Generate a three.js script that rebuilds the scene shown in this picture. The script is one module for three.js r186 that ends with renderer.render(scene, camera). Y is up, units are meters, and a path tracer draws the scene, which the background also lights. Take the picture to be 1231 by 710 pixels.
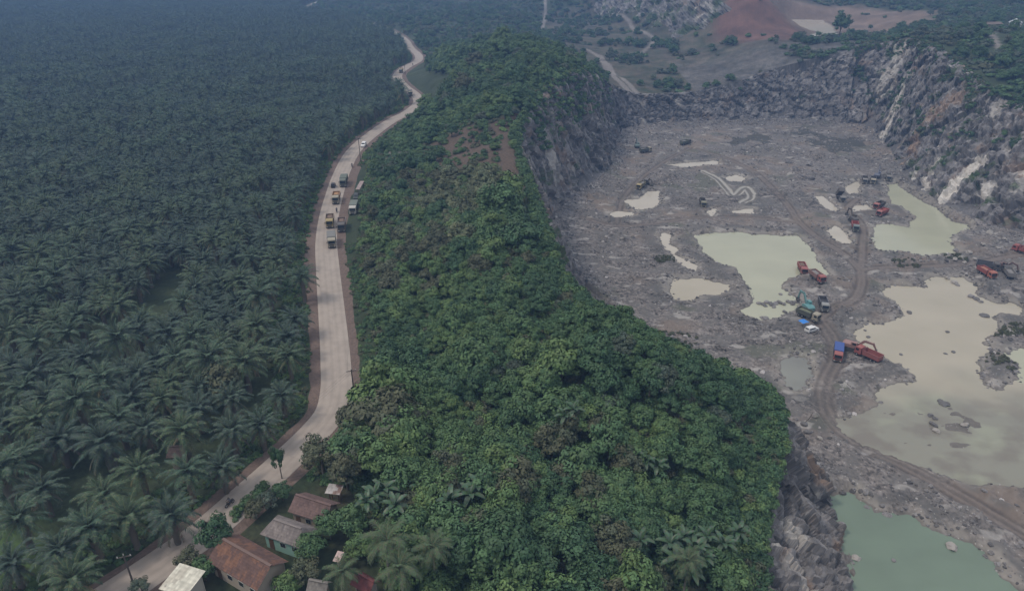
import * as THREE from 'three';
import { mergeGeometries } from 'three/addons/utils/BufferGeometryUtils.js';
import { MarchingCubes } from 'three/addons/objects/MarchingCubes.js';

// ---------------------------------------------------------------- camera, sky, sun, exposure
const scene = new THREE.Scene();
const PW = 1231, PH = 710, FOCAL = 831, PITCH = Math.atan(425 / FOCAL), EYE = 80;
const camera = new THREE.PerspectiveCamera(2 * Math.atan(PH / 2 / FOCAL) * 180 / Math.PI, PW / PH, 1, 6000);
camera.position.set(0, EYE, 0);
camera.rotation.set(-PITCH, 0, 0);
scene.add(camera);

{ // overcast sky: brighter overhead than near the horizon, faint broad cloud structure
  const W = 256, H = 128, d = new Float32Array(W * H * 4);
  for (let j = 0; j < H; j++) for (let i = 0; i < W; i++) {
    const el = ((j + 0.5) / H - 0.5) * Math.PI, az = (i / W) * Math.PI * 2, s = Math.max(0, Math.sin(el));
    const cl = 1 + 0.05 * Math.sin(az * 3 + s * 7) * Math.cos(s * 9 + az) + 0.04 * Math.sin(az * 7 - s * 13);
    const v = (1 + 2 * s) / 3 * 0.95 * cl, o = (j * W + i) * 4;
    d[o] = v * 0.95; d[o + 1] = v * 0.985; d[o + 2] = v * 1.05; d[o + 3] = 1;
    if (el < 0) { d[o] = 0.23; d[o + 1] = 0.25; d[o + 2] = 0.27; }
  }
  const t = new THREE.DataTexture(d, W, H, THREE.RGBAFormat, THREE.FloatType);
  t.mapping = THREE.EquirectangularReflectionMapping; t.magFilter = t.minFilter = THREE.LinearFilter; t.needsUpdate = true;
  scene.background = t; scene.environment = t;
}
const sun = new THREE.DirectionalLight(0xfff2e2, 1.5);
sun.position.set(-200, 420, -150); sun.target.position.set(60, 0, -230);
sun.castShadow = true; sun.shadow.radius = 20; sun.shadow.mapSize.set(2048, 2048);
Object.assign(sun.shadow.camera, { left: -500, right: 500, top: 500, bottom: -500, near: 1, far: 1500 });
scene.add(sun, sun.target);
const renderer = new THREE.WebGLRenderer({ antialias: true });
renderer.toneMapping = THREE.LinearToneMapping;
renderer.toneMappingExposure = 1.12;
renderer.shadowMap.enabled = true;
scene.fog = new THREE.FogExp2(new THREE.Color(0.24, 0.43, 0.80), 0.00044);

// ---------------------------------------------------------------- numbers and noise
function mulberry(a) { return () => { a |= 0; a = a + 0x6D2B79F5 | 0; let t = Math.imul(a ^ a >>> 15, 1 | a); t = t + Math.imul(t ^ t >>> 7, 61 | t) ^ t; return ((t ^ t >>> 14) >>> 0) / 4294967296; }; }
const rnd = mulberry(20240611), R = (a, b) => a + (b - a) * rnd(), pick = (a) => a[Math.floor(rnd() * a.length)];
const clamp = (x, a = 0, b = 1) => x < a ? a : x > b ? b : x, lerp = (a, b, t) => a + (b - a) * t;
const sstep = (a, b, x) => { const t = clamp((x - a) / (b - a)); return t * t * (3 - 2 * t); };
const PERM = new Uint8Array(512); { const r = mulberry(77), p = [...Array(256).keys()]; for (let i = 255; i > 0; i--) { const j = Math.floor(r() * (i + 1)); [p[i], p[j]] = [p[j], p[i]]; } for (let i = 0; i < 512; i++) PERM[i] = p[i & 255]; }
const G3 = [1,1,0,-1,1,0,1,-1,0,-1,-1,0,1,0,1,-1,0,1,1,0,-1,-1,0,-1,0,1,1,0,-1,1,0,1,-1,0,-1,-1,1,1,0,-1,1,0,0,-1,1,0,-1,-1];
function noise3(x, y, z) {
  const X0 = Math.floor(x), Y0 = Math.floor(y), Z0 = Math.floor(z); x -= X0; y -= Y0; z -= Z0;
  const X = X0 & 255, Y = Y0 & 255, Z = Z0 & 255, u = x * x * x * (x * (x * 6 - 15) + 10), v = y * y * y * (y * (y * 6 - 15) + 10), w = z * z * z * (z * (z * 6 - 15) + 10);
  const A = PERM[X] + Y, AA = PERM[A] + Z, AB = PERM[A + 1] + Z, B = PERM[X + 1] + Y, BA = PERM[B] + Z, BB = PERM[B + 1] + Z;
  const g = (h, a, b, c) => { h = (h & 15) * 3; return G3[h] * a + G3[h + 1] * b + G3[h + 2] * c; };
  return lerp(lerp(lerp(g(PERM[AA], x, y, z), g(PERM[BA], x - 1, y, z), u), lerp(g(PERM[AB], x, y - 1, z), g(PERM[BB], x - 1, y - 1, z), u), v),
    lerp(lerp(g(PERM[AA + 1], x, y, z - 1), g(PERM[BA + 1], x - 1, y, z - 1), u), lerp(g(PERM[AB + 1], x, y - 1, z - 1), g(PERM[BB + 1], x - 1, y - 1, z - 1), u), v), w);
}
const noise2 = (x, y) => noise3(x, y, 3.7);
function fbm2(x, y, o = 4) { let s = 0, a = 0.5; for (let i = 0; i < o; i++) { s += a * noise3(x, y, 1.3 + i * 7.1); x *= 2.03; y *= 2.03; a *= 0.5; } return s; }
function fbm3(x, y, z, o = 4) { let s = 0, a = 0.5; for (let i = 0; i < o; i++) { s += a * noise3(x, y, z + i * 5.3); x *= 2.03; y *= 2.03; z *= 2.03; a *= 0.5; } return s; }
const hash = (i, j, k) => PERM[PERM[PERM[i & 255] + (j & 255)] + (k & 255)] / 255;
function cells(x, y, z) { // nearest cell: distance to its border and a value of its own
  const X = Math.floor(x), Y = Math.floor(y), Z = Math.floor(z); let d1 = 9, d2 = 9, id = 0;
  for (let i = -1; i < 2; i++) for (let j = -1; j < 2; j++) for (let k = -1; k < 2; k++) {
    const a = X + i, b = Y + j, c = Z + k, dx = a + hash(a, b, c) - x, dy = b + hash(b, c, a + 31) - y, dz = c + hash(c, a, b + 67) - z, d = dx * dx + dy * dy + dz * dz;
    if (d < d1) { d2 = d1; d1 = d; id = hash(a + 13, b + 5, c + 91); } else if (d < d2) d2 = d;
  }
  return [Math.sqrt(d2) - Math.sqrt(d1), id];
}
// a pixel of the photograph gives a direction; the height of what it shows gives the distance
const cP = Math.cos(PITCH), sP = Math.sin(PITCH);
function px(u, v, y = 0) {
  u -= PW / 2; v -= PH / 2;
  const dy = -v * cP - FOCAL * sP, t = (y - EYE) / dy;
  return [u * t, -(FOCAL * cP - v * sP) * t];
}
function project(x, y, z) { const Y = y - EYE, d = -Y * sP - z * cP, up = Y * cP - z * sP; return [PW / 2 + FOCAL * x / d, PH / 2 - FOCAL * up / d, d]; }

// ---------------------------------------------------------------- scene bookkeeping
const taken = {};
function numbered(n) { const k = taken[n] = (taken[n] ?? -1) + 1; return k ? n + '_' + String(k).padStart(3, '0') : n; }
function tag(o, label, category, group, kind) { if (label) o.userData.label = label; if (category) o.userData.category = category; if (group) o.userData.group = group; if (kind) o.userData.kind = kind; return o; }
function mesh(name, geometry, material, parent) { const m = new THREE.Mesh(geometry, material); m.name = parent ? name : numbered(name); m.castShadow = m.receiveShadow = true; (parent ?? scene).add(m); return m; }
function thing(name, label, category, x, y, z, turn = 0, group) { const g = new THREE.Group(); g.name = numbered(name); g.position.set(x, y, z); g.rotation.y = turn; scene.add(g); return tag(g, label, category, group); }
function dup(o, x, y, z, turn, scale, label, group) { const c = o.clone(); c.name = numbered(o.name.replace(/_\d{3}$/, '')); c.userData = { ...o.userData }; c.position.set(x, y, z); c.rotation.set(0, turn, 0); if (scale) c.scale.set(...[].concat(scale.length ? scale : [scale, scale, scale])); if (label) c.userData.label = label; if (group) c.userData.group = group; scene.add(c); return c; }
const M = (r, g, b, roughness = 0.85, more) => new THREE.MeshStandardMaterial({ color: new THREE.Color().setRGB(r, g, b), roughness, ...more });
function box(w, h, d, x = 0, y = 0, z = 0, rx = 0, ry = 0, rz = 0) { const g = new THREE.BoxGeometry(w, h, d); if (rz) g.rotateZ(rz); if (rx) g.rotateX(rx); if (ry) g.rotateY(ry); g.translate(x, y, z); return g; }
function cyl(r0, r1, h, x = 0, y = 0, z = 0, n = 10, axis = 'y') { const g = new THREE.CylinderGeometry(r1, r0, h, n); if (axis === 'x') g.rotateZ(Math.PI / 2); if (axis === 'z') g.rotateX(Math.PI / 2); g.translate(x, y, z); return g; }
const merge = (a) => mergeGeometries(a.map((g) => { const n = g.index ? g.toNonIndexed() : g; for (const k of Object.keys(n.attributes)) if (!(a.every((q) => q.attributes.uv) ? ['position', 'normal', 'uv'] : ['position', 'normal']).includes(k)) n.deleteAttribute(k); return n; }));
function geo(pos, idx, col, uv) { const g = new THREE.BufferGeometry(); g.setAttribute('position', new THREE.Float32BufferAttribute(pos, 3)); if (col) g.setAttribute('color', new THREE.Float32BufferAttribute(col, 3)); if (uv) g.setAttribute('uv', new THREE.Float32BufferAttribute(uv, 2)); if (idx) g.setIndex(idx); g.computeVertexNormals(); return g; }
function tex(w, h, f, srgb = true, repeat = true) { // f(i, j) gives linear rgb 0..1; stored as sRGB
  const d = new Uint8Array(w * h * 4), enc = (c) => 255 * (srgb ? (c <= 0.0031308 ? c * 12.92 : 1.055 * Math.pow(c, 1 / 2.4) - 0.055) : c);
  for (let j = 0; j < h; j++) for (let i = 0; i < w; i++) { const c = f(i, j), o = (j * w + i) * 4; d[o] = clamp(enc(c[0]), 0, 255); d[o + 1] = clamp(enc(c[1]), 0, 255); d[o + 2] = clamp(enc(c[2]), 0, 255); d[o + 3] = 255; }
  const t = new THREE.DataTexture(d, w, h); t.magFilter = THREE.LinearFilter; t.minFilter = THREE.LinearMipmapLinearFilter; t.generateMipmaps = true; if (srgb) t.colorSpace = THREE.SRGBColorSpace; if (repeat) t.wrapS = t.wrapT = THREE.RepeatWrapping; t.needsUpdate = true; return t;
}
function smoothLine(pts, step, closed = false) { const c = new THREE.CatmullRomCurve3(pts.map((p) => new THREE.Vector3(p[0], p[2] ?? 0, p[1])), closed, 'centripetal'); const n = Math.max(2, Math.round(c.getLength() / step)); return c.getSpacedPoints(n).map((p) => [p.x, p.z, p.y]); }
function sdPoly(P, x, z) { // signed distance to a closed outline, negative inside
  let d = 1e18, s = 1;
  for (let i = 0, j = P.length - 1; i < P.length; j = i++) {
    const ax = P[i][0], az = P[i][1], ex = P[j][0] - ax, ez = P[j][1] - az, wx = x - ax, wz = z - az, t = clamp((wx * ex + wz * ez) / (ex * ex + ez * ez)), bx = wx - ex * t, bz = wz - ez * t;
    d = Math.min(d, bx * bx + bz * bz);
    const c1 = z >= az, c2 = z < P[j][1], c3 = ex * wz > ez * wx;
    if ((c1 && c2 && c3) || (!c1 && !c2 && !c3)) s = -s;
  }
  return s * Math.sqrt(d);
}
function lineNear(P, x, z) { // distance to an open line, sign of the side, place along it
  let best = 1e18, side = 1, at = 0;
  for (let i = 0; i < P.length - 1; i++) {
    const ax = P[i][0], az = P[i][1], ex = P[i + 1][0] - ax, ez = P[i + 1][1] - az, wx = x - ax, wz = z - az, t = clamp((wx * ex + wz * ez) / (ex * ex + ez * ez)), bx = wx - ex * t, bz = wz - ez * t, d = bx * bx + bz * bz;
    if (d < best) { best = d; side = ex * wz - ez * wx > 0 ? 1 : -1; at = i + t; }
  }
  return [Math.sqrt(best), side, at];
}

// ---------------------------------------------------------------- the lie of the land
const FLOOR = -25, WATER = -25.3;
// foot of the quarry wall (x, z) and its upper edge (x, z, height), round the pit
const WALL = [
  [60,-30, 38,-30,-12],[61,-60, 38,-60,-12],[63,-89, 41,-86,-12],[66,-101, 49,-102,-8],[68,-114, 53,-117,-4],[56,-131, 33,-127,3],[44,-152, 13,-146,7.5],[34,-178, 8.5,-172,9.5],
  [26,-205, 6,-200,10],[22,-222, 4,-224,11],[17,-250, 1,-252,13],[18,-276, 2,-280,14],[25,-296, 8,-300,16],[33,-312, 14,-322,19],[44,-330, 24,-345,22],[52,-352, 33,-362,22],
  [60,-392, 44,-398,16],[68,-425, 58,-436,4],[84,-442, 80,-452,-6],[130,-452, 130,-466,-6],[160,-456, 165,-478,2],[190,-455, 195,-485,9],[215,-445, 225,-475,18],[222,-428, 242,-448,27],
  [213,-392, 240,-415,28],[203,-360, 235,-375,23],[193,-328, 232,-345,18],[190,-293, 232,-318,16],[193,-273, 236,-292,15],[204,-255, 245,-270,14],[225,-235, 262,-245,12],[245,-190, 280,-190,10],
  [255,-120, 290,-120,8],[250,-20, 285,0,5],[180,15, 190,45,0],[90,15, 80,45,-5],[63,-5, 45,5,-12]];
const wallSmooth = (() => { // both edges as smooth closed curves of matching points
  const a = new THREE.CatmullRomCurve3(WALL.map((w) => new THREE.Vector3(w[0], 0, w[1])), true, 'centripetal'), b = new THREE.CatmullRomCurve3(WALL.map((w) => new THREE.Vector3(w[2], w[4], w[3])), true, 'centripetal'), out = [];
  const n = 12; for (let i = 0; i < WALL.length * n; i++) { const t = i / (WALL.length * n), p = a.getPoint(t), q = b.getPoint(t); out.push([p.x, p.z, q.x, q.z, q.y]); }
  return out;
})();
const TOE = wallSmooth.filter((_, i) => i % 3 === 0).map((w) => [w[0], w[1]]), RIM = wallSmooth.filter((_, i) => i % 3 === 0).map((w) => [w[2], w[3]]);

const roadPx = [[20,790],[150,707],[200,673],[240,645],[290,602],[340,557],[380,518],[398,495],[404,470],[403,430],[398,370],[394,325],[392,290],[395,262],[401,237],[411,207],[424,183],[439,168],[470,145.5],[492,134],[503.5,123],[498,113],[485.5,103.5],[477.5,91],[488,81],[502,73],[503,66.5],[494,58],[488,49],[478,41],[463,33]];
const ROAD = smoothLine([...roadPx.map((p) => px(...p)), [-180, -860], [-270, -980], [-290, -1100], [-280, -1250], [-300, -1600]], 2);
const roadSpan = ROAD.filter((_, i) => i % 3 === 0);

const LAND = [ // x, z, height of places away from the wall
  [32,-106,3.5],[22,-122,7],[4,-146,10],[-3,-173,11],[-4,-205,11],[-7,-240,13],[-2,-285,16],[4,-312,20],[12,-345,25],[20,-368,26],[15,-400,27],[-8,-440,25],[20,-460,20],[40,-430,14],[-30,-500,12],[0,-520,14],
  [0,-55,-3],[20,-66,-7],[35,-75,-10],[-20,-55,-1],[-38,-72,0],[-15,-82,-0.5],[8,-92,-2],[32,-94,-5],[-10,-108,0],[-15,-140,2.5],[-24,-170,3],[-30,-205,4],[-34,-250,5],[-40,-300,5],[-40,-360,7],[-32,-420,11],[-48,-480,6],[-45,-560,5],
  [62,-588,0],[75,-516,-5],[110,-500,-5],[110,-560,-2],[98,-836,2],[118,-715,3],[98,-800,3],[104,-860,3],[136,-642,3],[156,-600,5],[60,-700,3],[20,-620,6],[120,-640,1],[150,-540,2],
  [134,-905,46],[150,-880,50],[225,-880,60],[175,-770,50],[198,-700,46],[240,-770,44],[206,-628,37],[190,-600,22],[216,-652,40],[180,-560,11],[188,-540,15],[225,-540,15],[240,-590,14.4],[268,-671,13.6],[300,-640,14],[250,-620,13.8],[285,-700,14],[330,-700,18],[345,-640,24],[330,-600,22],
  [262,-405,29],[262,-440,33],[300,-380,28],[320,-450,31],[362,-533,28],[400,-450,28],[300,-300,24],[400,-300,26],[280,-490,24],[290,-540,17],[330,-560,24],[330,-200,18],[430,-620,30],[450,-800,48],[330,-820,32],
  [-60,-60,0],[-75,-40,0],[-80,-90,-0.5],[-120,-120,-1],[-100,-200,-1],[-200,-180,-1],[-330,-300,-2],[-150,-330,-1],[-110,-460,0],[-250,-500,-2],[-500,-600,-2],[-130,-640,0],[-350,-800,0],[-800,-1000,2],[-600,-1300,4],[-200,-1000,2],[-120,-800,4],[0,-800,8],[0,-1000,10],
  [0,-1500,25],[300,-1300,60],[800,-1500,70],[800,-600,40],[700,-200,25],[400,0,10],[100,150,0],[-100,150,0],[-500,100,0],[-900,-300,0],[-1500,-1500,5],[-2600,-3000,10],[0,-3000,60],[2600,-3000,90],[2600,300,30],[-2600,300,0],[0,600,0],[20,0,-8],[0,-20,-3]];
const landAt = (() => { // smooth surface through all of those and the wall's upper edge
  const P = [...LAND, ...WALL.map((w) => [w[2], w[3], w[4]]), ...ROAD.filter((_, i) => i % 14 === 0).map((p) => [p[0], p[1], 0])], n = P.length, C = 36, phi = (dx, dz) => Math.sqrt(dx * dx + dz * dz + C);
  const A = P.map((p, i) => { const r = new Float64Array(n + 2); for (let j = 0; j < n; j++) r[j] = phi(p[0] - P[j][0], p[1] - P[j][1]); r[n] = 1; r[n + 1] = p[2]; if (true) r[i] -= 0.6; return r; });
  const last = new Float64Array(n + 2).fill(1, 0, n); A.push(last);
  const m = n + 1;
  for (let c = 0; c < m; c++) { let p = c; for (let r = c + 1; r < m; r++) if (Math.abs(A[r][c]) > Math.abs(A[p][c])) p = r; [A[c], A[p]] = [A[p], A[c]]; for (let r = c + 1; r < m; r++) { const f = A[r][c] / A[c][c]; if (f) for (let k = c; k <= m; k++) A[r][k] -= f * A[c][k]; } }
  const w = new Float64Array(m); for (let r = m - 1; r >= 0; r--) { let s = A[r][m]; for (let k = r + 1; k < m; k++) s -= A[r][k] * w[k]; w[r] = s / A[r][r]; }
  return (x, z) => { let s = w[n]; for (let j = 0; j < n; j++) s += w[j] * phi(x - P[j][0], z - P[j][1]); return s; };
})();

// ponds, traced on the pit floor
const pitPx = (a) => a.map((p) => px(p[0], p[1], WATER));
const PONDS = [
  ['olive', 'broad pond beside the haul road', pitPx([[835,283],[860,280],[891,278],[908,282],[959,284],[969,292],[984,313],[998,330],[986,331],[974,324],[960,331],[943,338],[940,345],[950,353],[962,362],[961,370],[948,376],[935,381],[917,384],[900,380],[886,372],[903,367],[906,352],[895,338],[884,321],[866,317],[848,305]])],
  ['tan', '', pitPx([[804,344],[815,335],[841,334],[879,343],[874,350],[862,354],[843,355],[834,362],[811,359]])],
  ['tan', '', pitPx([[1061,350],[1072,343.5],[1108,344.5],[1116,346],[1113,338],[1124,334],[1158,333],[1171,341],[1177,348],[1173,352],[1187,361],[1199,367],[1217,364],[1227,369],[1226,378],[1199,376],[1193,381],[1202,393],[1193,403],[1179,410],[1191,420],[1179,428],[1175,442],[1185,465],[1205,469],[1218,457],[1250,460],[1300,480],[1330,560],[1290,600],[1227,587],[1166,580],[1128,570],[1083,550],[1052,540],[1029,531],[1011,516],[1007,505],[1033,497],[1060,489],[1052,474],[1067,463],[1098,459],[1102,450],[1083,438],[1063,430],[1055,422],[1037,415],[1029,409],[1024,402],[1041,389],[1063,389],[1073,385],[1087,378],[1084,369],[1077,361],[1065,357]])],
  ['green', '', pitPx([[993,600],[1008,592],[1026,593],[1037,606],[1052,614],[1067,620],[1094,618],[1106,629],[1129,636],[1147,645],[1165,649],[1182,663],[1194,677],[1206,692],[1224,707],[1250,740],[1200,830],[1020,830],[995,760],[1005,707],[1020,695],[1026,677],[1026,669],[1014,660],[1001,639],[997,618]])],
  ['olive', '', pitPx([[1067,222],[1079,220],[1086,227],[1104,239],[1127,250],[1138,261],[1145,267],[1163,269],[1165,275],[1154,279],[1147,284],[1140,293],[1151,297],[1147,304],[1118,307],[1104,308],[1086,302],[1055,302],[1051,293],[1049,272],[1057,268],[1073,270],[1093,273],[1095,267],[1104,263],[1086,248],[1073,245],[1068,232]])],
  ['pale', '', pitPx([[994,277],[1005,271],[1016,279],[1021,286],[1027,296],[1014,293],[1003,288]])],
  ['pale', '', pitPx([[1017,225],[1032,218],[1034,225],[1030,233],[1021,233]])],
  ['pale', '', pitPx([[979,236],[989,235],[1005,248],[1012,253],[1000,254],[989,248]])],
  ['pale', '', pitPx([[1024,248],[1043,246],[1048,252],[1028,254]])],
  ['pale', '', pitPx([[751,241],[770,238],[778,230],[794,229],[793,244],[784,250],[765,252],[757,246]])],
  ['pale', '', pitPx([[732,258],[740,254],[763,255],[761,259],[738,261]])],
  ['pale', '', pitPx([[801,198],[835,195],[863,193],[865,198],[827,200],[820,201]])],
  ['pale', '', pitPx([[873,213],[886,210],[898,214],[890,219],[875,217]])],
  ['pale', '', pitPx([[850,253],[863,250],[856,260],[852,259]])],
  ['pale', '', pitPx([[792,286],[798,279],[808,283],[803,294],[813,298],[813,306],[840,320],[837,325],[827,323],[812,310],[800,298]])],
  ['slack', '', pitPx([[938,434],[955,427],[970,432],[976,450],[966,467],[950,470],[940,455]])],
  ['olive', '', pitPx([[1208,425],[1231,420],[1260,430],[1250,455],[1231,456],[1222,450],[1226,440]])],
  ['pale', '', pitPx([[878,253],[905,251],[908,256],[882,257]])]];
// earth tracks worn by the trucks, each with a half width
const TRACKS = [
  [3.0, [[1330,690],[1231,642],[1150,594],[1090,561],[1040,537],[1006,512],[991,487],[994,457],[1006,430],[1000,405],[984,384]]],
  [2.6, [[984,384],[1000,372],[1026,361],[1036,342],[1035,325]]],
  [2.6, [[1035,325],[1015,306],[985,287],[962,268],[945,244],[905,206],[872,190],[840,180]]],
  [2.4, [[1035,325],[1060,322],[1130,320],[1180,315],[1231,306],[1300,300]]],
  [2.4, [[1035,325],[1037,300],[1036,270],[1020,250],[1030,240]]],
  [2.2, [[962,268],[900,262],[840,262],[790,268],[740,272],[700,262]]],
  [1.8, [[845,207],[860,214],[872,226],[882,236],[897,226],[904,234]]],
  [1.8, [[897,226],[903,238],[893,244]]],
  [2.0, [[740,272],[752,235],[790,200],[830,178]]],
  [2.0, [[700,345],[735,372],[770,395],[800,412]]]].map(([w, p]) => [w * 0.8, smoothLine(p.map((q) => px(q[0], q[1], FLOOR)), 2)]);
// fields on a 1 m lattice over the pit: distance to water, to the tracks, to the wall's foot
const FX0 = -10, FZ0 = -480, FW = 321, FH = 541;
const fPond = new Float32Array(FW * FH), fTrack = new Float32Array(FW * FH), fToe = new Float32Array(FW * FH);
{
  const bounds = PONDS.map(([, , P]) => { const xs = P.map((p) => p[0]), zs = P.map((p) => p[1]); return [Math.min(...xs) - 14, Math.max(...xs) + 14, Math.min(...zs) - 14, Math.max(...zs) + 14]; });
  for (let j = 0; j < FH; j++) for (let i = 0; i < FW; i++) {
    const x = FX0 + i, z = FZ0 + j, o = j * FW + i; let d = 14, t = 14;
    fToe[o] = sdPoly(TOE, x, z);
    if (fToe[o] < 6) {
      PONDS.forEach(([, , P], k) => { const b = bounds[k]; if (x > b[0] && x < b[1] && z > b[2] && z < b[3]) d = Math.min(d, sdPoly(P, x, z)); });
      for (const [w, L] of TRACKS) { const e = lineNear(L, x, z)[0] - w; if (e < t) t = e; }
    }
    fPond[o] = d; fTrack[o] = t;
  }
}
function field(f, x, z) { const a = clamp(x - FX0, 0, FW - 1.001), b = clamp(z - FZ0, 0, FH - 1.001), i = Math.floor(a), j = Math.floor(b), s = a - i, t = b - j, o = j * FW + i; return (f[o] * (1 - s) + f[o + 1] * s) * (1 - t) + (f[o + FW] * (1 - s) + f[o + FW + 1] * s) * t; }
const MOUNDS = [[940,545,4,0.8],[1085,585,9,0.7],[1010,375,4,1.5],[1075,335,8,0.9],[1050,365,7,1.0],[1085,375,6,0.9],[905,345,6,1.1],[870,330,6,1.0],[985,345,5,1.2],[1195,440,7,1.0],[1200,400,6,1.2],[1100,315,8,0.9],[960,210,10,2.6],[985,190,10,2.4],[935,180,12,2],[800,215,10,2.4],[715,240,9,3],[745,290,9,1.8],[1205,350,9,1.8],[1175,300,8,2],[880,240,6,1],[850,275,9,1.2],[1030,300,7,1.2],[1010,345,6,1.5],[930,410,8,1.3],[860,390,8,1.2],[1215,600,9,1.4],[1180,620,7,1.2],[1150,420,0,0],[1060,440,6,0.9],[1030,455,6,0.9],[1120,600,8,0.7],[1040,560,6,0.8],[980,540,6,1.0]].map(([a, b, r, h]) => [...px(a, b, FLOOR), r, h]);
const shore = (p, x, z) => p + 2.3 * fbm2(x / 5, z / 5, 4) + 0.8 * noise2(x / 1.3, z / 1.3);
function pitFloor(x, z) {
  const p = field(fPond, x, z), t = field(fTrack, x, z), e = field(fToe, x, z);
  let y = FLOOR + 0.45 * fbm2(x / 17, z / 17, 3) + 0.5 * fbm2(x / 3.2, z / 3.2, 3) + 0.3;
  for (const [mx, mz, r, h] of MOUNDS) { const d = ((x - mx) ** 2 + (z - mz) ** 2) / (r * r || 1); if (d < 4 && r) y += h * Math.exp(-d * 1.6) * (0.7 + 0.9 * noise2(x / 3, z / 3)); }
  y += sstep(-9, 1, e) * (1.3 + 2.2 * Math.max(0, fbm2(x / 6, z / 6, 3) + 0.25));
  const road = sstep(1.2, -0.6, t + 1.1 * noise2(x / 4, z / 4));
  y += 0.4 * sstep(2.6, 0.8, t) * (1 - road);
  y = lerp(y, FLOOR + 0.12 + 0.14 * Math.sin(t * 3.4) + 0.05 * noise2(x, z), road);
  const w = shore(p, x, z);
  y += 0.45 * Math.exp(-((w - 3) ** 2) / 5) * (0.4 + noise2(x / 6 + 9, z / 6)) * (1 - road);
  const flats = x > 60 && p < 0 ? sstep(-172, -146, z + 10 * noise2(x / 14, z / 14)) * sstep(-118, -128, z) * sstep(60, 70, x) : 0;
  const bed = w < 0 ? lerp(WATER - Math.min(1.2, -w * 0.35), WATER - 0.07 + 0.3 * fbm2(x / 8, z / 5, 5), flats) : 0;
  if (w < 0) y = bed; else y = Math.max(lerp(WATER + 0.02, y, sstep(0, 2.2, w)), WATER + 0.03);
  return y;
}
const HOUSE_AREA = [px(150, 720), px(250, 650), px(330, 590), px(365, 575), px(420, 580), px(440, 640), px(470, 720), px(300, 800)];
function ground(x, z) {
  const inPit = x > -9 && x < 309 && z > -479 && z < 59;
  const dT = inPit ? field(fToe, x, z) : 99;
  if (dT < 0) return pitFloor(x, z);
  let y = landAt(x, z) + (z < -420 ? 3.2 : 0.7) * fbm2(x / 34, z / 34, 5);
  if (x < -10 || z < -480) { const d = lineNear(roadSpan, x, z)[0]; if (d < 14) y = lerp(y, -0.06, sstep(14, 5, d)); }
  for (const [fx, fz, r, h] of [[270, -668, 62, 13.2], [104, -900, 0, 0]]) { const d = Math.hypot(x - fx, z - fz); if (d < r) y = lerp(y, h, sstep(r, r * 0.75, d)); }
  if (dT < 60) { const dR = sdPoly(RIM, x, z); if (dR < 0) { const s = dT / (dT - dR); y = lerp(pitFloor(x, z) - 0.5, y, Math.pow(s, 1.15)) - 5 * Math.sin(Math.PI * s) - 0.3; } }
  return y;
}

// ---------------------------------------------------------------- ground and pit floor: one lattice, two materials
const grainTex = tex(512, 512, (i, j) => { const a = i / 512 * Math.PI * 2, b = j / 512 * Math.PI * 2, n = fbm3(Math.cos(a) * 3 + 7, Math.sin(a) * 3 + Math.cos(b) * 3, Math.sin(b) * 3, 5), m = hash(i, j, 3) - 0.5; const v = clamp(0.62 + 0.55 * n + 0.22 * m, 0.15, 1); return [v, v, v]; });
const PITX0 = 0, PITZ0 = -480, PITW = 290, PITD = 440;
const LAWN = [px(-60, 640), px(30, 640), px(60, 690), px(70, 730), px(-80, 760)];
const BARE = [[505,160],[540,150],[600,150],[650,138],[672,165],[668,200],[652,238],[630,214],[600,205],[560,196],[530,190]].map((p) => px(p[0], p[1], 13));
const REDHILL = [[166, -600], [176, -562], [200, -540], [232, -560], [238, -610], [228, -655], [196, -662], [174, -640]];
const REDFAR = [[226, -602], [330, -590], [372, -650], [340, -735], [250, -745], [222, -690]];
const UPPERPOND = [[934,40],[950,24],[962,18],[985,22],[1004,36],[1000,41],[968,42]].map((p) => px(p[0], p[1], 14.2));
const FARPOND = [[696,12],[706,-6],[740,-6],[730,4],[722,14],[716,16]].map((p) => px(p[0], p[1], 3));
const PATHS = [[1.6, [[783,117],[762,102],[745,92],[732,80],[722,72],[705,66]], -3], [1.3, [[775,42],[760,36],[744,28],[726,22]], 3], [1.3, [[775,42],[788,47],[770,58]], 3], [1.2, [[1231,32],[1205,38],[1180,44],[1192,52],[1204,60]], 28], [1.2, [[654,-4],[656,12],[652,30]], 8], [2, [[722,72],[735,95],[758,108],[768,112]], -4]].map(([w, p, y]) => [w, p.map((q) => px(q[0], q[1], y))]);
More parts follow.
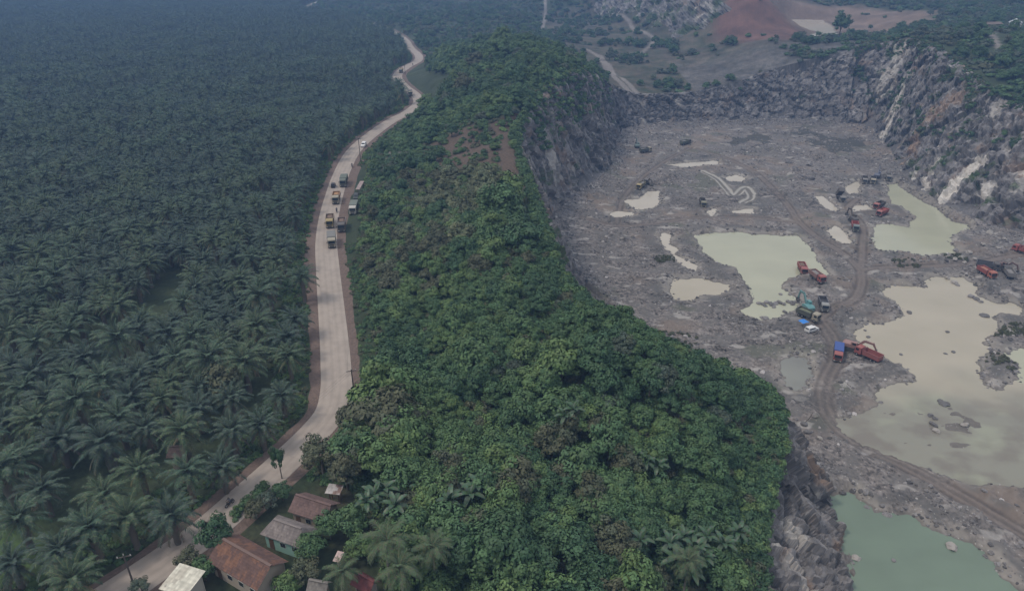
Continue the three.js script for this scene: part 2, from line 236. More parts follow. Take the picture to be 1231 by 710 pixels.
function landColor(x, z) {
  const n = fbm2(x / 9, z / 9, 4), f = fbm2(x / 2.3 + 5, z / 2.3, 3), g = clamp(0.5 + n + 0.4 * f);
  const [rd, side] = lineNear(roadSpan, x, z);
  let c = [lerp(0.028, 0.06, g), lerp(0.05, 0.085, g), lerp(0.022, 0.034, g)];               // grass and litter under the trees
  const mixTo = (k, a) => { a = clamp(a); c = c.map((v, i) => lerp(v, k[i], a)); };
  if (x > -9 && x < 309 && z > -479 && z < 59) { const e = field(fToe, x, z); if (e < 55 && sdPoly(RIM, x, z) < -0.8) { const k = 0.17 * (1 + 0.7 * n + 0.6 * f); return [k, k * 0.95, k * 0.95]; } }
  if (x > 35 && z < -440 && z > -900 && x < 330) mixTo([0.14, 0.115, 0.09], 0.6 + 1.3 * n + 0.5 * f);
  if (x > 120 && x < 240 && z < -455 && z > -580) { const k = 0.14 * (1 + 0.8 * n + 0.9 * f); mixTo([k, k * 0.95, k * 0.93], sstep(-575, -500, z - 30 * n) * 0.85); }
  if (x < -60 && z > -100) mixTo([0.085, 0.15, 0.04], sstep(5, -3, sdPoly(LAWN, x, z) + 4 * f));
  for (const [w, L] of PATHS) { const d = lineNear(L, x, z)[0]; if (d < 12) mixTo([0.3, 0.27, 0.25], sstep(w + 1.2, w - 0.2, d + f * 1.2)); }
  if (x < 60 && z < -180 && z > -320) mixTo([0.145, 0.10, 0.078], sstep(3, -3, sdPoly(BARE, x, z) + 6 * n) * 0.9);
  if (z < -480 && x > 60) { mixTo([0.19, 0.10, 0.078], sstep(8, -8, sdPoly(REDHILL, x, z) + 14 * n)); mixTo([0.25, 0.18, 0.14], sstep(10, -8, sdPoly(REDFAR, x, z) + 16 * n)); }
  if (z < -480) c = c.map((v) => v * (1 + 0.9 * fbm2(x / 17, z / 17, 4) + 0.25 * noise2(x / 4, z / 4)));
  if (x > -75 && x < 0 && z > -115) mixTo([0.12, 0.08, 0.06], sstep(2, -2, sdPoly(HOUSE_AREA, x, z)) * (0.1 + n + 0.5 * f));
  return c;
}
{
  const spread = (spots) => { const a = []; for (let i = 0; i < spots.length - 1; i++) { const [p, s] = spots[i], [q, e] = spots[i + 1]; let v = p; while (v < q - 1e-6) { a.push(v); v += lerp(s, e, (v - p) / (q - p)); } } a.push(spots[spots.length - 1][0]); return a; };
  const X = spread([[-2600, 300], [-600, 24], [-120, 3], [-60, 1.6], [10, 0.75], [210, 0.8], [262, 2], [420, 8], [900, 40], [2600, 300]]);
  const Z = spread([[-3000, 200], [-1300, 22], [-700, 5], [-480, 1.6], [-300, 1.0], [-180, 0.7], [-80, 0.6], [-55, 2], [60, 20], [600, 150]]);
  const nx = X.length, nz = Z.length, pos = new Float32Array(nx * nz * 3), inside = new Uint8Array(nx * nz);
  for (let j = 0; j < nz; j++) for (let i = 0; i < nx; i++) { const o = j * nx + i, x = X[i], z = Z[j]; pos[o * 3] = x; pos[o * 3 + 1] = ground(x, z); pos[o * 3 + 2] = z; inside[o] = x > -9 && x < 309 && z > -479 && z < 59 && field(fToe, x, z) < 2 ? 1 : 0; }
  const ia = [], ib = [];
  for (let j = 0; j < nz - 1; j++) for (let i = 0; i < nx - 1; i++) { const a = j * nx + i, b = a + 1, c = a + nx, d = c + 1, t = inside[a] + inside[b] + inside[c] + inside[d] === 4 ? ib : ia; t.push(a, c, b, b, c, d); }
  const part = (idx, colored) => {
    const map = new Int32Array(nx * nz).fill(-1), p = [], uv = [], col = [], out = [];
    for (const k of idx) { if (map[k] < 0) { map[k] = p.length / 3; const x = pos[k * 3], z = pos[k * 3 + 2]; p.push(x, pos[k * 3 + 1], z); if (colored) { col.push(...landColor(x, z)); uv.push(x / 11, z / 11); } else uv.push((x - PITX0) / PITW, (z - PITZ0) / PITD); } out.push(map[k]); }
    return geo(p, out, colored && col, uv);
  };
  const land = new THREE.MeshStandardMaterial({ vertexColors: true, roughness: 0.95, map: grainTex });
  tag(mesh('ground', part(ia, true), land), 'green and earthen ground around the quarry and plantation', 'ground', null, 'structure');

  // colour of the pit floor: crushed grey rock, brown worn tracks, pale dried silt round the water, dark wet mud
  const DARK = [[[970,171],[988,164],[1005,168],[1028,167],[1042,174],[1022,182],[1000,183],[985,177]], [[878,166],[905,161],[927,164],[918,171],[890,174]], [[930,160],[960,156],[985,159],[960,163]]].map((a) => a.map((p) => px(p[0], p[1], FLOOR)));
  const N = 2048;
  const map = tex(N, N, (i, j) => {
    const x = PITX0 + (i + 0.5) / N * PITW, z = PITZ0 + (j + 0.5) / N * PITD;
    if (field(fToe, x, z) > 4) return [0.2, 0.19, 0.19];
    const p = field(fPond, x, z), t = field(fTrack, x, z), big = fbm2(x / 26 + 3, z / 26, 3), mid = fbm2(x / 6, z / 6, 3), fine = fbm2(x / 1.1, z / 1.1, 2), dot = hash(i, j, 11), grit = hash(i >> 1, j >> 1, 21) + hash(i >> 2, (j * 3) >> 3, 5) - 1;
    let k = 0.148 * (1 + 0.6 * big + 1.1 * mid + 1.3 * fine + 0.45 * grit) + 0.06 * (dot - 0.5), c = [k * 1.07, k * 0.965, k * 0.91];
    const to = (q, a) => { a = clamp(a); c = [lerp(c[0], q[0], a), lerp(c[1], q[1], a), lerp(c[2], q[2], a)]; };
    to([0.17, 0.135, 0.11], sstep(0.0, 0.35, big + 0.4 * noise2(x / 11, z / 11 + 40)) * 0.75);       // brown mud
    to([0.1, 0.096, 0.092], sstep(0.05, 0.3, mid - 0.2 * big + 0.1) * 0.7);                          // damp
    to([0.09, 0.095, 0.07], sstep(0.22, 0.36, fbm2(x / 15 + 60, z / 15, 4)) * 0.7);                    // thin weeds
    const pale = sstep(0.2, 0.34, fbm2(x / 7 - 20, z / 4, 3)); to([0.42, 0.4, 0.375], pale * 0.5);
    const w = shore(p, x, z);
    to([0.3, 0.275, 0.24], sstep(4.5, 0.6, w) * (0.35 + 0.9 * mid)); to([0.11, 0.1, 0.088], sstep(0.9, 0.1, w) * 0.75);
    to([0.075, 0.074, 0.072], sstep(1.6, 3, w) * sstep(10, 4, w) * sstep(-0.25, 0.15, noise2(x / 9 + 4, z / 9)) * (0.55 + 0.8 * fine));
    if (z < -380 && x > 110) for (const D of DARK) to([0.05, 0.05, 0.044], sstep(1, -1, sdPoly(D, x, z) + 22 * fbm2(x / 8, z / 14, 4)) * 0.9);
    if (dot > 0.985 && fine > 0.02) to([0.5, 0.49, 0.47], 0.8);
    const fork = x > 70 && x < 125 && z < -285 && z > -350 ? Math.min(lineNear(TRACKS[6][1], x, z)[0], lineNear(TRACKS[7][1], x, z)[0]) : 9; if (fork < 3) { to([0.13, 0.12, 0.1], 0.6); to([0.33, 0.315, 0.29], sstep(0.9, 0.2, Math.abs(fork - 1.3) + 0.3 * fine)); return c; }
    if (t < 1.2) { const rut = 0.5 + 0.5 * Math.sin(t * 3.4 + 0.5 * noise2(x / 3, z / 3)); to([lerp(0.075, 0.17, rut), lerp(0.06, 0.14, rut), lerp(0.052, 0.122, rut)], sstep(0.9, -0.5, t + 1.1 * noise2(x / 4, z / 4) + 0.6 * fine) * (0.6 + 0.9 * mid)); if (t < 0 && dot > 0.6) to([0.07, 0.06, 0.055], 0.25); }
    return c;
  }, true, false);
  tag(mesh('quarry_floor', part(ib, false), new THREE.MeshStandardMaterial({ map, bumpMap: map, bumpScale: 0.3, roughness: 0.9 })), 'crushed grey rock floor of the quarry pit with wheel tracks', 'ground', null, 'structure');
}

// ---------------------------------------------------------------- muddy water
{
  const kinds = { olive: [[0.40, 0.40, 0.30], [0.34, 0.345, 0.26]], tan: [[0.40, 0.36, 0.285], [0.34, 0.31, 0.24]], green: [[0.165, 0.22, 0.165], [0.115, 0.15, 0.115]], pale: [[0.47, 0.43, 0.36], [0.40, 0.36, 0.30]], slack: [[0.23, 0.235, 0.205], [0.17, 0.17, 0.155]], dark: [[0.06, 0.058, 0.05], [0.045, 0.045, 0.042]] };
  PONDS.forEach(([kind, , P], n) => {
    const xs = P.map((p) => p[0]), zs = P.map((p) => p[1]), x0 = Math.min(...xs) - 3, x1 = Math.max(...xs) + 3, z0 = Math.min(...zs) - 3, z1 = Math.max(...zs) + 3, s = Math.max(0.7, (x1 - x0) / 110), nx = Math.ceil((x1 - x0) / s), nz = Math.ceil((z1 - z0) / s), pos = [], uv = [], idx = [], id = {};
    const at = (i, j) => id[j * 9999 + i] ??= (pos.push(x0 + i * s, WATER + n * 0.0004, z0 + j * s), uv.push((i * s) / (x1 - x0), (j * s) / (z1 - z0)), pos.length / 3 - 1);
    for (let j = 0; j < nz; j++) for (let i = 0; i < nx; i++) if (sdPoly(P, x0 + (i + 0.5) * s, z0 + (j + 0.5) * s) < 2.4) { const a = at(i, j), b = at(i + 1, j), c = at(i, j + 1), d = at(i + 1, j + 1); idx.push(a, c, b, b, c, d); }
    const [A, B] = kinds[kind], big = P.length > 20, T = big ? 512 : 64;
    const map = tex(T, T, (i, j) => {
      const x = x0 + i / T * (x1 - x0), z = z0 + j / T * (z1 - z0), m = clamp(0.5 + 0.9 * fbm2(x / 15, z / 11, 4)); let c = A.map((a, q) => lerp(a, B[q], m));
      if (n === 2) { // the large pond: tan silt, greener and with mud showing through where it shallows towards the haul road
        const g = sstep(-165, -140, z + 14 * noise2(x / 12, z / 12)), mud = sstep(-0.12, 0.3, fbm2(x / 9 + 3, z / 7, 4)) * sstep(-160, -132, z);
        const clear = sstep(0.05, 0.3, fbm2(x / 11 + 31, z / 9, 3)); c = c.map((v, q) => lerp(v, lerp([0.205, 0.205, 0.168][q], [0.25, 0.265, 0.2][q], clear), g * 0.85)); c = c.map((v, q) => lerp(v, [0.14, 0.115, 0.1][q], mud * 0.5)); }
      return c;
    }, true, false);
    tag(mesh('pond', geo(pos, idx, null, uv), new THREE.MeshPhysicalMaterial({ map, roughness: 0.1, ior: 1.33, specularIntensity: 1 })), ({ olive: 'olive green muddy water in the quarry', tan: 'tan muddy water in the quarry', green: 'murky green water in the quarry', dark: 'dark wet hollow near the quarry back wall', slack: 'grey shallow seep on the quarry floor', pale: 'pale silty puddle on the quarry floor' })[kind], 'pond', null, 'structure');
  });
  const flat = (Q, y, label) => { const P = smoothLine(Q, 2, true).map(([x, z]) => [x + 5 * fbm2(x / 7, z / 7, 4), z + 9 * fbm2(x / 7 + 30, z / 9, 4)]).slice(0, -1), g = new THREE.ShapeGeometry(new THREE.Shape(P.map((p) => new THREE.Vector2(p[0], -p[1])))); g.rotateX(-Math.PI / 2); g.translate(0, y, 0); tag(mesh('pond', g, M(0.5, 0.46, 0.39, 0.12)), label, 'pond', null, 'structure'); };
  flat(UPPERPOND, 13.45, 'pale silty pond on the red earth plateau'); flat(FARPOND, Math.max(...FARPOND.map((p) => ground(...p))) + 0.3, 'pale water below the far rock face');
}

// ---------------------------------------------------------------- the quarry's rock faces
const rockMat = new THREE.MeshStandardMaterial({ vertexColors: true, roughness: 0.92 });
function rockPush(x, y, z, amp = 1, crack = 0.45) { // how far the rock stands out at a point: buttresses, tilted slabs, blocks, chips
  const tilt = x * 0.35 + z * 0.2 + y * 0.55;
  const [e1, v1] = cells(x / 6 + y * 0.09, (y + tilt * 0.5) / 15, z / 6 - y * 0.05), [e2, v2] = cells((x + y * 0.35) / 1.9, (y + tilt * 0.6) / 7.5, (z - y * 0.2) / 1.9), slab = (x * 0.3 + z * 0.62 + y * 0.42 + 1.6 * noise3(x / 7, y / 7, z / 7)) / 2.7;
  return amp * (3.4 * fbm3(x / 19, y / 45, z / 19, 2) + 2.6 * (v1 - 0.5) + 1.5 * (v2 - 0.5) + 1.0 * (slab - Math.floor(slab) - 0.5) - 0.9 * sstep(0.14, 0, e1) - crack * sstep(0.2, 0, e2) + 0.55 * fbm3(x / 1.2, y / 1.5, z / 1.2, 2));
}
const STREAKS = []; // pale weathered scars on the wall: [points on the wall, half width, colour, strength]
function rockColor(x, y, z, k) {
  const a = fbm3(x / 14, y / 14, z / 14, 4), b = fbm3(x / 3, y / 4, z / 3, 3), [, v] = cells(x / 2.2, (y * 1.33 + x * 0.21 + z * 0.12) / 3.6, z / 2.2), dot = hash(Math.floor(x * 3.1), Math.floor(y * 3.1), Math.floor(z * 3.1));
  let g = (k.base ?? 0.16) * (1 + 0.8 * a + 1.1 * b + 0.75 * (v - 0.5) + 0.35 * (dot - 0.5)), c = [g, g * 0.95, g * 0.955];
  const to = (q, t) => { t = clamp(t); c = c.map((u, i) => lerp(u, q[i], t)); };
  to([0.22, 0.155, 0.115], sstep(0.12, 0.35, fbm3(x / 10 + 40, y / 10, z / 10, 3)) * (k.brown ?? 0.6));
  to([0.43, 0.41, 0.38], sstep(0.18, 0.36, fbm3(x / 6 + y * 0.1, y / 9 + 20, z / 6, 4)) * (k.pale ?? 0.6));
  to([0.06, 0.058, 0.06], sstep(0.1, 0.3, fbm3(x / 5, y / 12 + 50, z / 5, 3)) * 0.6);
  if (k.green) to([0.05, 0.075, 0.03], sstep(0.0, 0.22, fbm3(x / 9, y / 7 + 80, z / 9, 4) + k.green));
  for (const [p, q, w, col, s] of STREAKS) { const ex = q[0] - p[0], ey = q[1] - p[1], ez = q[2] - p[2], t = clamp(((x - p[0]) * ex + (y - p[1]) * ey + (z - p[2]) * ez) / (ex * ex + ey * ey + ez * ez)), d = Math.hypot(x - p[0] - ex * t, y - p[1] - ey * t, z - p[2] - ez * t); if (d < w * 2) to(col, sstep(w * 1.5, w * 0.5, d + w * 1.6 * b + w * 0.5 * (v - 0.5)) * s); }
  return c;
}
const wallPoint = (w, v) => { const s = v * v * (3 - 2 * v) * 0.35 + v * 0.65; return [lerp(w[0], w[2], v), lerp(FLOOR - 0.6, w[4] + 0.2, s), lerp(w[1], w[3], v)]; };
const segs = (from, to) => wallSmooth.slice(from * 12, to * 12 + 1).concat(to * 12 + 1 > wallSmooth.length ? wallSmooth.slice(0, 1) : []);
function onWall(u, v) { // the place on the wall that a pixel shows
  let best = 1e9, at = null;
  for (let i = 0; i < wallSmooth.length; i++) for (let k = 0; k <= 24; k++) { const p = wallPoint(wallSmooth[i], k / 24), q = project(...p); const d = (q[0] - u) ** 2 + (q[1] - v) ** 2; if (d < best && q[2] > 0) { best = d; at = p; } }
  return at;
}
for (const [a, b, w, c, s] of [[[1128,246],[1150,222],3.2,1,1],[[1150,222],[1178,194],3,1,0.95],[[1105,240],[1118,215],2,1,0.8],[[1118,215],[1135,190],2,1,0.7],[[1090,228],[1108,205],1.6,1,0.75],[[1055,172],[1075,140],4.5,1,0.9],[[1075,140],[1090,95],5,1,0.75],[[1062,110],[1085,60],6,1,0.55],[[1080,200],[1100,165],3,2,0.6],[[1120,140],[1150,120],5,2,0.55],[[1185,232],[1192,222],2.5,1,0.8],[[1222,232],[1231,215],2.5,1,0.7],[[1195,140],[1203,125],3,1,0.5],[[640,215],[660,255],3,2,0.5],[[655,160],[668,215],3,1,0.45],[[945,625],[960,650],1.6,1,0.5],[[950,670],[965,700],2,1,0.45]])
  STREAKS.push([onWall(...a), onWall(...b), w, c === 1 ? [0.56, 0.53, 0.49] : [0.33, 0.23, 0.165], s]);
function rockFace(name, label, rows, step, k) {
  const L = rows.map((w) => [(w[0] + w[2]) / 2, (w[1] + w[3]) / 2]), cum = [0]; for (let i = 1; i < L.length; i++) cum.push(cum[i - 1] + Math.hypot(L[i][0] - L[i - 1][0], L[i][1] - L[i - 1][1]));
  const n = Math.ceil(cum[cum.length - 1] / step), hMax = Math.max(...rows.map((w) => Math.hypot(w[4] - FLOOR, w[2] - w[0], w[3] - w[1]))), m = Math.ceil(hMax / step), P = [];
  for (let i = 0, s = 0; i <= n; i++) {
    const d = i / n * cum[cum.length - 1]; while (s < cum.length - 2 && cum[s + 1] < d) s++;
    const t = clamp((d - cum[s]) / (cum[s + 1] - cum[s])), w = rows[s].map((v, q) => lerp(v, rows[s + 1][q], t));
    let ox = w[0] - w[2], oz = w[1] - w[3], h = w[4] - FLOOR, l = Math.hypot(ox, oz); const nx = ox / l * h, ny = l, nz = oz / l * h, nl = Math.hypot(nx, ny, nz);
    for (let j = -2; j <= m + 2; j++) {
      const v = j / m, p = wallPoint(w, clamp(v)), edge = sstep(0, 0.1, v) * sstep(1.02, 0.9, v); const q = k.size ?? 1; let r = q * rockPush(p[0] / q, p[1] / q, p[2] / q, k.amp ?? 1, k.crack) * (0.25 + 0.75 * edge) + 0.7 * edge;
      if (v < 0) { p[1] += v * 30; p[0] += ox / l * 1.2; p[2] += oz / l * 1.2; } if (v > 1) { p[0] -= ox / l * (v - 1) * 40; p[2] -= oz / l * (v - 1) * 40; p[1] -= (v - 1) * 30; r *= 0.4; }
      P.push([p[0] + nx / nl * r, p[1] + ny / nl * r, p[2] + nz / nl * r]);
    }
  }
  const W = m + 5, pos = [], col = [];
  const tri = (a, b, c) => { const x = (a[0] + b[0] + c[0]) / 3, y = (a[1] + b[1] + c[1]) / 3, z = (a[2] + b[2] + c[2]) / 3, q = rockColor(x, y, z, k); for (const v of [a, b, c]) { pos.push(...v); col.push(...q); } };
  for (let i = 0; i < n; i++) for (let j = 0; j < W - 1; j++) { const a = P[i * W + j], b = P[i * W + j + 1], c = P[(i + 1) * W + j], d = P[(i + 1) * W + j + 1]; if ((i + j) % 2) { tri(a, b, c); tri(b, d, c); } else { tri(a, b, d); tri(a, d, c); } }
  return tag(mesh(name, geo(pos, null, col), rockMat), label, 'cliff', null, 'structure');
}
rockFace('cliff', 'broken brown and grey rock slope below the forested ridge nose', segs(0, 6), 0.4, { brown: 0.75, pale: 0.5, amp: 1.0, base: 0.125, crack: 0.5 });
rockFace('cliff', 'steep grey rock face below the ridge crest', segs(6, 17), 0.8, { brown: 0.6, pale: 0.5, base: 0.14, green: -0.16, size: 1.25, amp: 0.9 });
rockFace('cliff', 'low dark grey back wall of the quarry', segs(17, 22), 1.0, { brown: 0.3, pale: 0.45, base: 0.135, size: 1.4, amp: 0.8 });
rockFace('cliff', 'high weathered wall with pale scars facing the ponds', segs(22, 31), 1.0, { brown: 0.65, pale: 0.5, amp: 0.85, green: -0.1, base: 0.15, size: 1.7 });
rockFace('cliff', 'rock bank closing the quarry beside the near pond', segs(31, 37), 4, {});
{ // the far rock face above the valley
  const a = [[84, -905], [92, -860], [104, -800], [120, -712], [138, -642], [160, -602]], wp = smoothLine(a, 3).map(([x, z]) => [x, z, x + 34, z - 12, z < -660 ? 50 : lerp(28, 50, clamp((-612 - z) / 48))]);
  const P = [], m = 40; for (const w of wp) for (let j = 0; j <= m; j++) { const v = j / m, x = lerp(w[0], w[2], v), z = lerp(w[1], w[3], v), y = lerp(-2, w[4], v), r = 1.6 * rockPush(x / 1.5, y / 1.5, z / 1.5); P.push([x - r * 0.7, y + r * 0.4, z + r * 0.5]); }
  const pos = [], col = [], W = m + 1; const tri = (a, b, c) => { const s = rockColor((a[0] + b[0] + c[0]) / 6, (a[1] + b[1] + c[1]) / 6, (a[2] + b[2] + c[2]) / 6, { pale: 0.8, green: -0.02 }); for (const v of [a, b, c]) { pos.push(...v); col.push(...s); } };
  for (let i = 0; i < wp.length - 1; i++) for (let j = 0; j < m; j++) { const A = P[i * W + j], B = P[i * W + j + 1], C = P[(i + 1) * W + j], D = P[(i + 1) * W + j + 1]; tri(A, C, B); tri(B, C, D); }
  tag(mesh('cliff', geo(pos, null, col), rockMat), 'far grey rock face above the valley', 'cliff', null, 'structure');
}

// ---------------------------------------------------------------- the concrete road and its earth shoulders
const roadHalf = 3.15;
function ribbon(L, offsets, y, name, material, label, cat, lift) {
  const pos = [], uv = [], idx = []; let along = 0; const k = offsets(0, L[0]).length;
  L.forEach((p, i) => { const a = L[Math.max(0, i - 1)], b = L[Math.min(L.length - 1, i + 1)], l = Math.hypot(b[0] - a[0], b[1] - a[1]), nx = -(b[1] - a[1]) / l, nz = (b[0] - a[0]) / l; if (i) along += Math.hypot(p[0] - a[0], p[1] - a[1]);
    for (const [o, h] of offsets(along, p)) { pos.push(p[0] + nx * o, y + h, p[1] + nz * o); uv.push(o, along); }
    if (i) for (let j = 0; j < k - 1; j++) { const A = (i - 1) * k + j, B = A + 1, C = i * k + j, D = C + 1; idx.push(A, B, C, B, D, C); } });
  return tag(mesh(name, geo(pos, idx, null, uv), material), label, cat, null, 'structure');
}
const concreteTex = tex(512, 1024, (i, j) => { // 8 m across, 40 m along: cast slabs, joints, stains
  const x = i / 512 * 8 - 4, y = j / 1024 * 40, a = j / 1024 * Math.PI * 2, n = fbm3(x / 1.6, Math.cos(a) * 3, Math.sin(a) * 3, 5), m = hash(i, j, 5) - 0.5, slab = hash(Math.floor(y / 5), x > 0 ? 1 : 0, 9);
  const joint = Math.abs(x) < 0.035 || Math.abs((y + 0.05) % 5) < 0.07, wheel = Math.exp(-((Math.abs(Math.abs(x) - 1.5) - 0.75) ** 2) / 0.12), k = 0.31 * (1 + 0.2 * n + 0.1 * m + 0.1 * (slab - 0.5) - 0.1 * wheel) * (joint ? 0.93 : 1);
  return [k * 1.08, k * 0.93, k * 0.81]; });
concreteTex.repeat.set(1 / 8, 1 / 40); concreteTex.offset.set(0.5, 0);
ribbon(ROAD, () => [[-roadHalf - 0.02, -0.1], [-roadHalf, 0.14], [-roadHalf / 2, 0.17], [0, 0.18], [roadHalf / 2, 0.17], [roadHalf, 0.14], [roadHalf + 0.02, -0.1]], 0, 'road', new THREE.MeshStandardMaterial({ map: concreteTex, roughness: 0.85 }), 'pale concrete road winding past the plantation', 'road');
const dirtTex = tex(512, 512, (i, j) => { const a = i / 512 * Math.PI * 2, b = j / 512 * Math.PI * 2, n = fbm3(Math.cos(a) * 2.5 + 3, Math.sin(a) * 2.5 + Math.cos(b) * 2.5, Math.sin(b) * 2.5, 5), k = 1 + 0.7 * n + 0.3 * (hash(i, j, 8) - 0.5); return [0.135 * k, 0.097 * k, 0.08 * k]; });
dirtTex.repeat.set(1 / 7, 1 / 7);
const dirt = new THREE.MeshStandardMaterial({ map: dirtTex, roughness: 0.95 });
ribbon(ROAD, (s) => { const w = roadHalf + 1.6 + 1.0 * noise2(s / 25, 3) + 0.5 * noise2(s / 5, 7) + 1.3 * sstep(90, 150, s) * sstep(420, 330, s); return [[-w - 0.6, -0.1], [-w, 0.03], [-roadHalf + 0.1, 0.06]]; }, 0, 'road_shoulder', dirt, 'red earth verge between road and palms', 'verge');
ribbon(ROAD, (s) => { const w = roadHalf + 1.3 + 0.9 * noise2(s / 25, 13) + 0.5 * noise2(s / 5, 17) + 3.2 * sstep(185, 200, s) * sstep(275, 245, s) + 1.2 * sstep(90, 120, s); return [[roadHalf - 0.1, 0.06], [w, 0.03], [w + 0.6, -0.1]]; }, 0, 'road_shoulder', dirt, 'red earth verge between road and wooded ridge', 'verge');

// ---------------------------------------------------------------- plants
const inView = (x, y, z, m = 60) => { const q = project(x, y, z); return q[2] > 5 && q[0] > -m && q[0] < PW + m && q[1] > -m && q[1] < PH + m; };
const sideOfRoad = (x, z) => { const [d, s] = lineNear(roadSpan, x, z); return d * s; }; // negative on the plantation's side
const foliage = (c, rough = 0.7) => new THREE.MeshStandardMaterial({ color: new THREE.Color().setRGB(...c), roughness: rough, side: THREE.DoubleSide, vertexColors: true });
// one palm frond along +x: a bent midrib with leaflets on both sides
function frond(length, rise, droop, leaflets, leafLen, width, r, colours, hang = 0.35) {
  const pos = [], col = [], pts = []; let x = 0, y = 0, a = rise; const n = 12;
  for (let i = 0; i <= n; i++) { pts.push([x, y, a]); x += Math.cos(a) * length / n; y += Math.sin(a) * length / n; a -= droop * (0.5 + i / n) / n; if (a < -1.45) a = -1.45; }
  const at = (t) => { const f = clamp(t) * n, i = Math.min(n - 1, Math.floor(f)), s = f - i; return [lerp(pts[i][0], pts[i + 1][0], s), lerp(pts[i][1], pts[i + 1][1], s), lerp(pts[i][2], pts[i + 1][2], s)]; };
  const tri = (p, q, s, c) => { pos.push(...p, ...q, ...s); for (let k = 0; k < 3; k++) col.push(...c); };
  for (let i = 0; i < 5; i++) { const p = at(i / 5), q = at((i + 1) / 5), w = 0.07 * (1 - i / 5.5), v = 0.07 * (1 - (i + 1) / 5.5); tri([p[0], p[1], -w], [q[0], q[1], -v], [p[0], p[1], w], colours[2]); tri([p[0], p[1], w], [q[0], q[1], -v], [q[0], q[1], v], colours[2]); }
  for (let i = 0; i < leaflets; i++) for (const s of [-1, 1]) {
    const t = 0.14 + 0.86 * (i + 0.5 * (s > 0) + 0.3 * r()) / leaflets, p = at(t), L = leafLen * (0.45 + 0.55 * Math.sin(Math.PI * Math.pow(clamp(t), 0.75))) * (0.85 + 0.3 * r()), fw = 0.45 + 0.35 * t + 0.2 * (r() - 0.5), up = 0.3 * (r() - 0.35), ca = Math.cos(p[2]), sa = Math.sin(p[2]);
    const base = [p[0], p[1], s * 0.03], w = width * (0.8 + 0.4 * r()), m = [p[0] + ca * L * fw * 0.5, p[1] + sa * L * fw * 0.5 + up * L * 0.5 + 0.04, s * L * 0.52], e = [p[0] + ca * L * fw * 0.95, p[1] + sa * L * fw * 0.95 + up * L - hang * L, s * L * 0.93], c = colours[r() < 0.75 ? 0 : 1].map((v) => v * (0.8 + 0.4 * r()));
    tri([base[0] - w / 2, base[1], base[2]], [m[0] - w / 2, m[1], m[2]], [base[0] + w / 2, base[1], base[2]], c); tri([base[0] + w / 2, base[1], base[2]], [m[0] - w / 2, m[1], m[2]], [m[0] + w / 2, m[1] - 0.02, m[2]], c); tri([m[0] - w / 2, m[1], m[2]], e, [m[0] + w / 2, m[1] - 0.02, m[2]], c);
  }
  return geo(pos, null, col);
}
function trunkGeo(h, r0, r1, bend, rough, r, n = 9, rings = 9) {
  const pos = [], idx = [];
  for (let i = 0; i <= rings; i++) { const t = i / rings, rr = lerp(r0, r1, Math.pow(t, 0.7)); for (let k = 0; k < n; k++) { const a = k / n * Math.PI * 2 + (i % 2) * 0.3, q = rr * (1 + rough * (r() - 0.5)); pos.push(Math.cos(a) * q + bend * t * t, t * h, Math.sin(a) * q); } }
  for (let i = 0; i < rings; i++) for (let k = 0; k < n; k++) { const a = i * n + k, b = i * n + (k + 1) % n, c = a + n, d = b + n; idx.push(a, c, b, b, c, d); }
  return geo(pos, idx);
}
const placed = (g, turn, tilt, y) => { const q = g.clone(); if (tilt) q.rotateX(tilt); q.rotateY(turn); q.translate(0, y, 0); return q; };
const mergeC = (a) => mergeGeometries(a);

// oil palms
const palmLeaf = foliage([1, 1, 1], 0.75), palmLeaves = [[1, 1, 1], [1.15, 1.2, 1.05], [0.88, 0.92, 0.98], [1.3, 1.25, 0.95]].map((c) => foliage(c, 0.75)), palmTrunk = M(0.13, 0.115, 0.095, 0.95);
const palmKinds = [];
{
  const r = mulberry(5), green = [[0.032, 0.060, 0.042], [0.070, 0.100, 0.070], [0.10, 0.115, 0.065]], dry = [[0.14, 0.125, 0.09], [0.105, 0.11, 0.07], [0.15, 0.12, 0.085]];
  const F = []; // by age: spear, inner, middle, outer, hanging
  for (const [l, rise, droop, hang, c] of [[3.2, 1.3, 0.5, 0.05, green], [4.2, 0.98, 1.0, 0.12, green], [4.7, 0.66, 1.2, 0.2, green], [4.9, 0.3, 1.2, 0.25, green], [4.6, -0.1, 1.1, 0.3, green], [4.0, -0.75, 0.7, 0.25, dry]]) F.push([0, 1, 2].map(() => frond(l * 1.06 * (0.82 + 0.3 * r()), rise + 0.3 * (r() - 0.5), droop * (0.8 + 0.5 * r()), 20, 0.78, 0.13, r, c, hang)));
  for (let k = 0; k < 4; k++) {
    const list = [], h = [6.2, 7.2, 5.4, 6.6][k]; let a = r() * 6; const counts = [5, 8, 9, 8, 6, k % 2 ? 3 : 6];
    counts.forEach((n, age) => { for (let i = 0; i < n; i++) { a += 2.3999 + 0.5 * (r() - 0.5); list.push([F[age][i % 3], a, 0.5 * (r() - 0.5), h + 0.35 - age * 0.14, age]); } });
    palmKinds.push({ h, list, trunk: trunkGeo(h, 0.5, 0.62, 0, 0.35, r), crown: mergeC(list.map(([g, t, x, y]) => placed(g, t, x, y))) });
  }
}
const GAP = [px(205, 345), px(232, 330), px(180, 375)];
const palms = [];
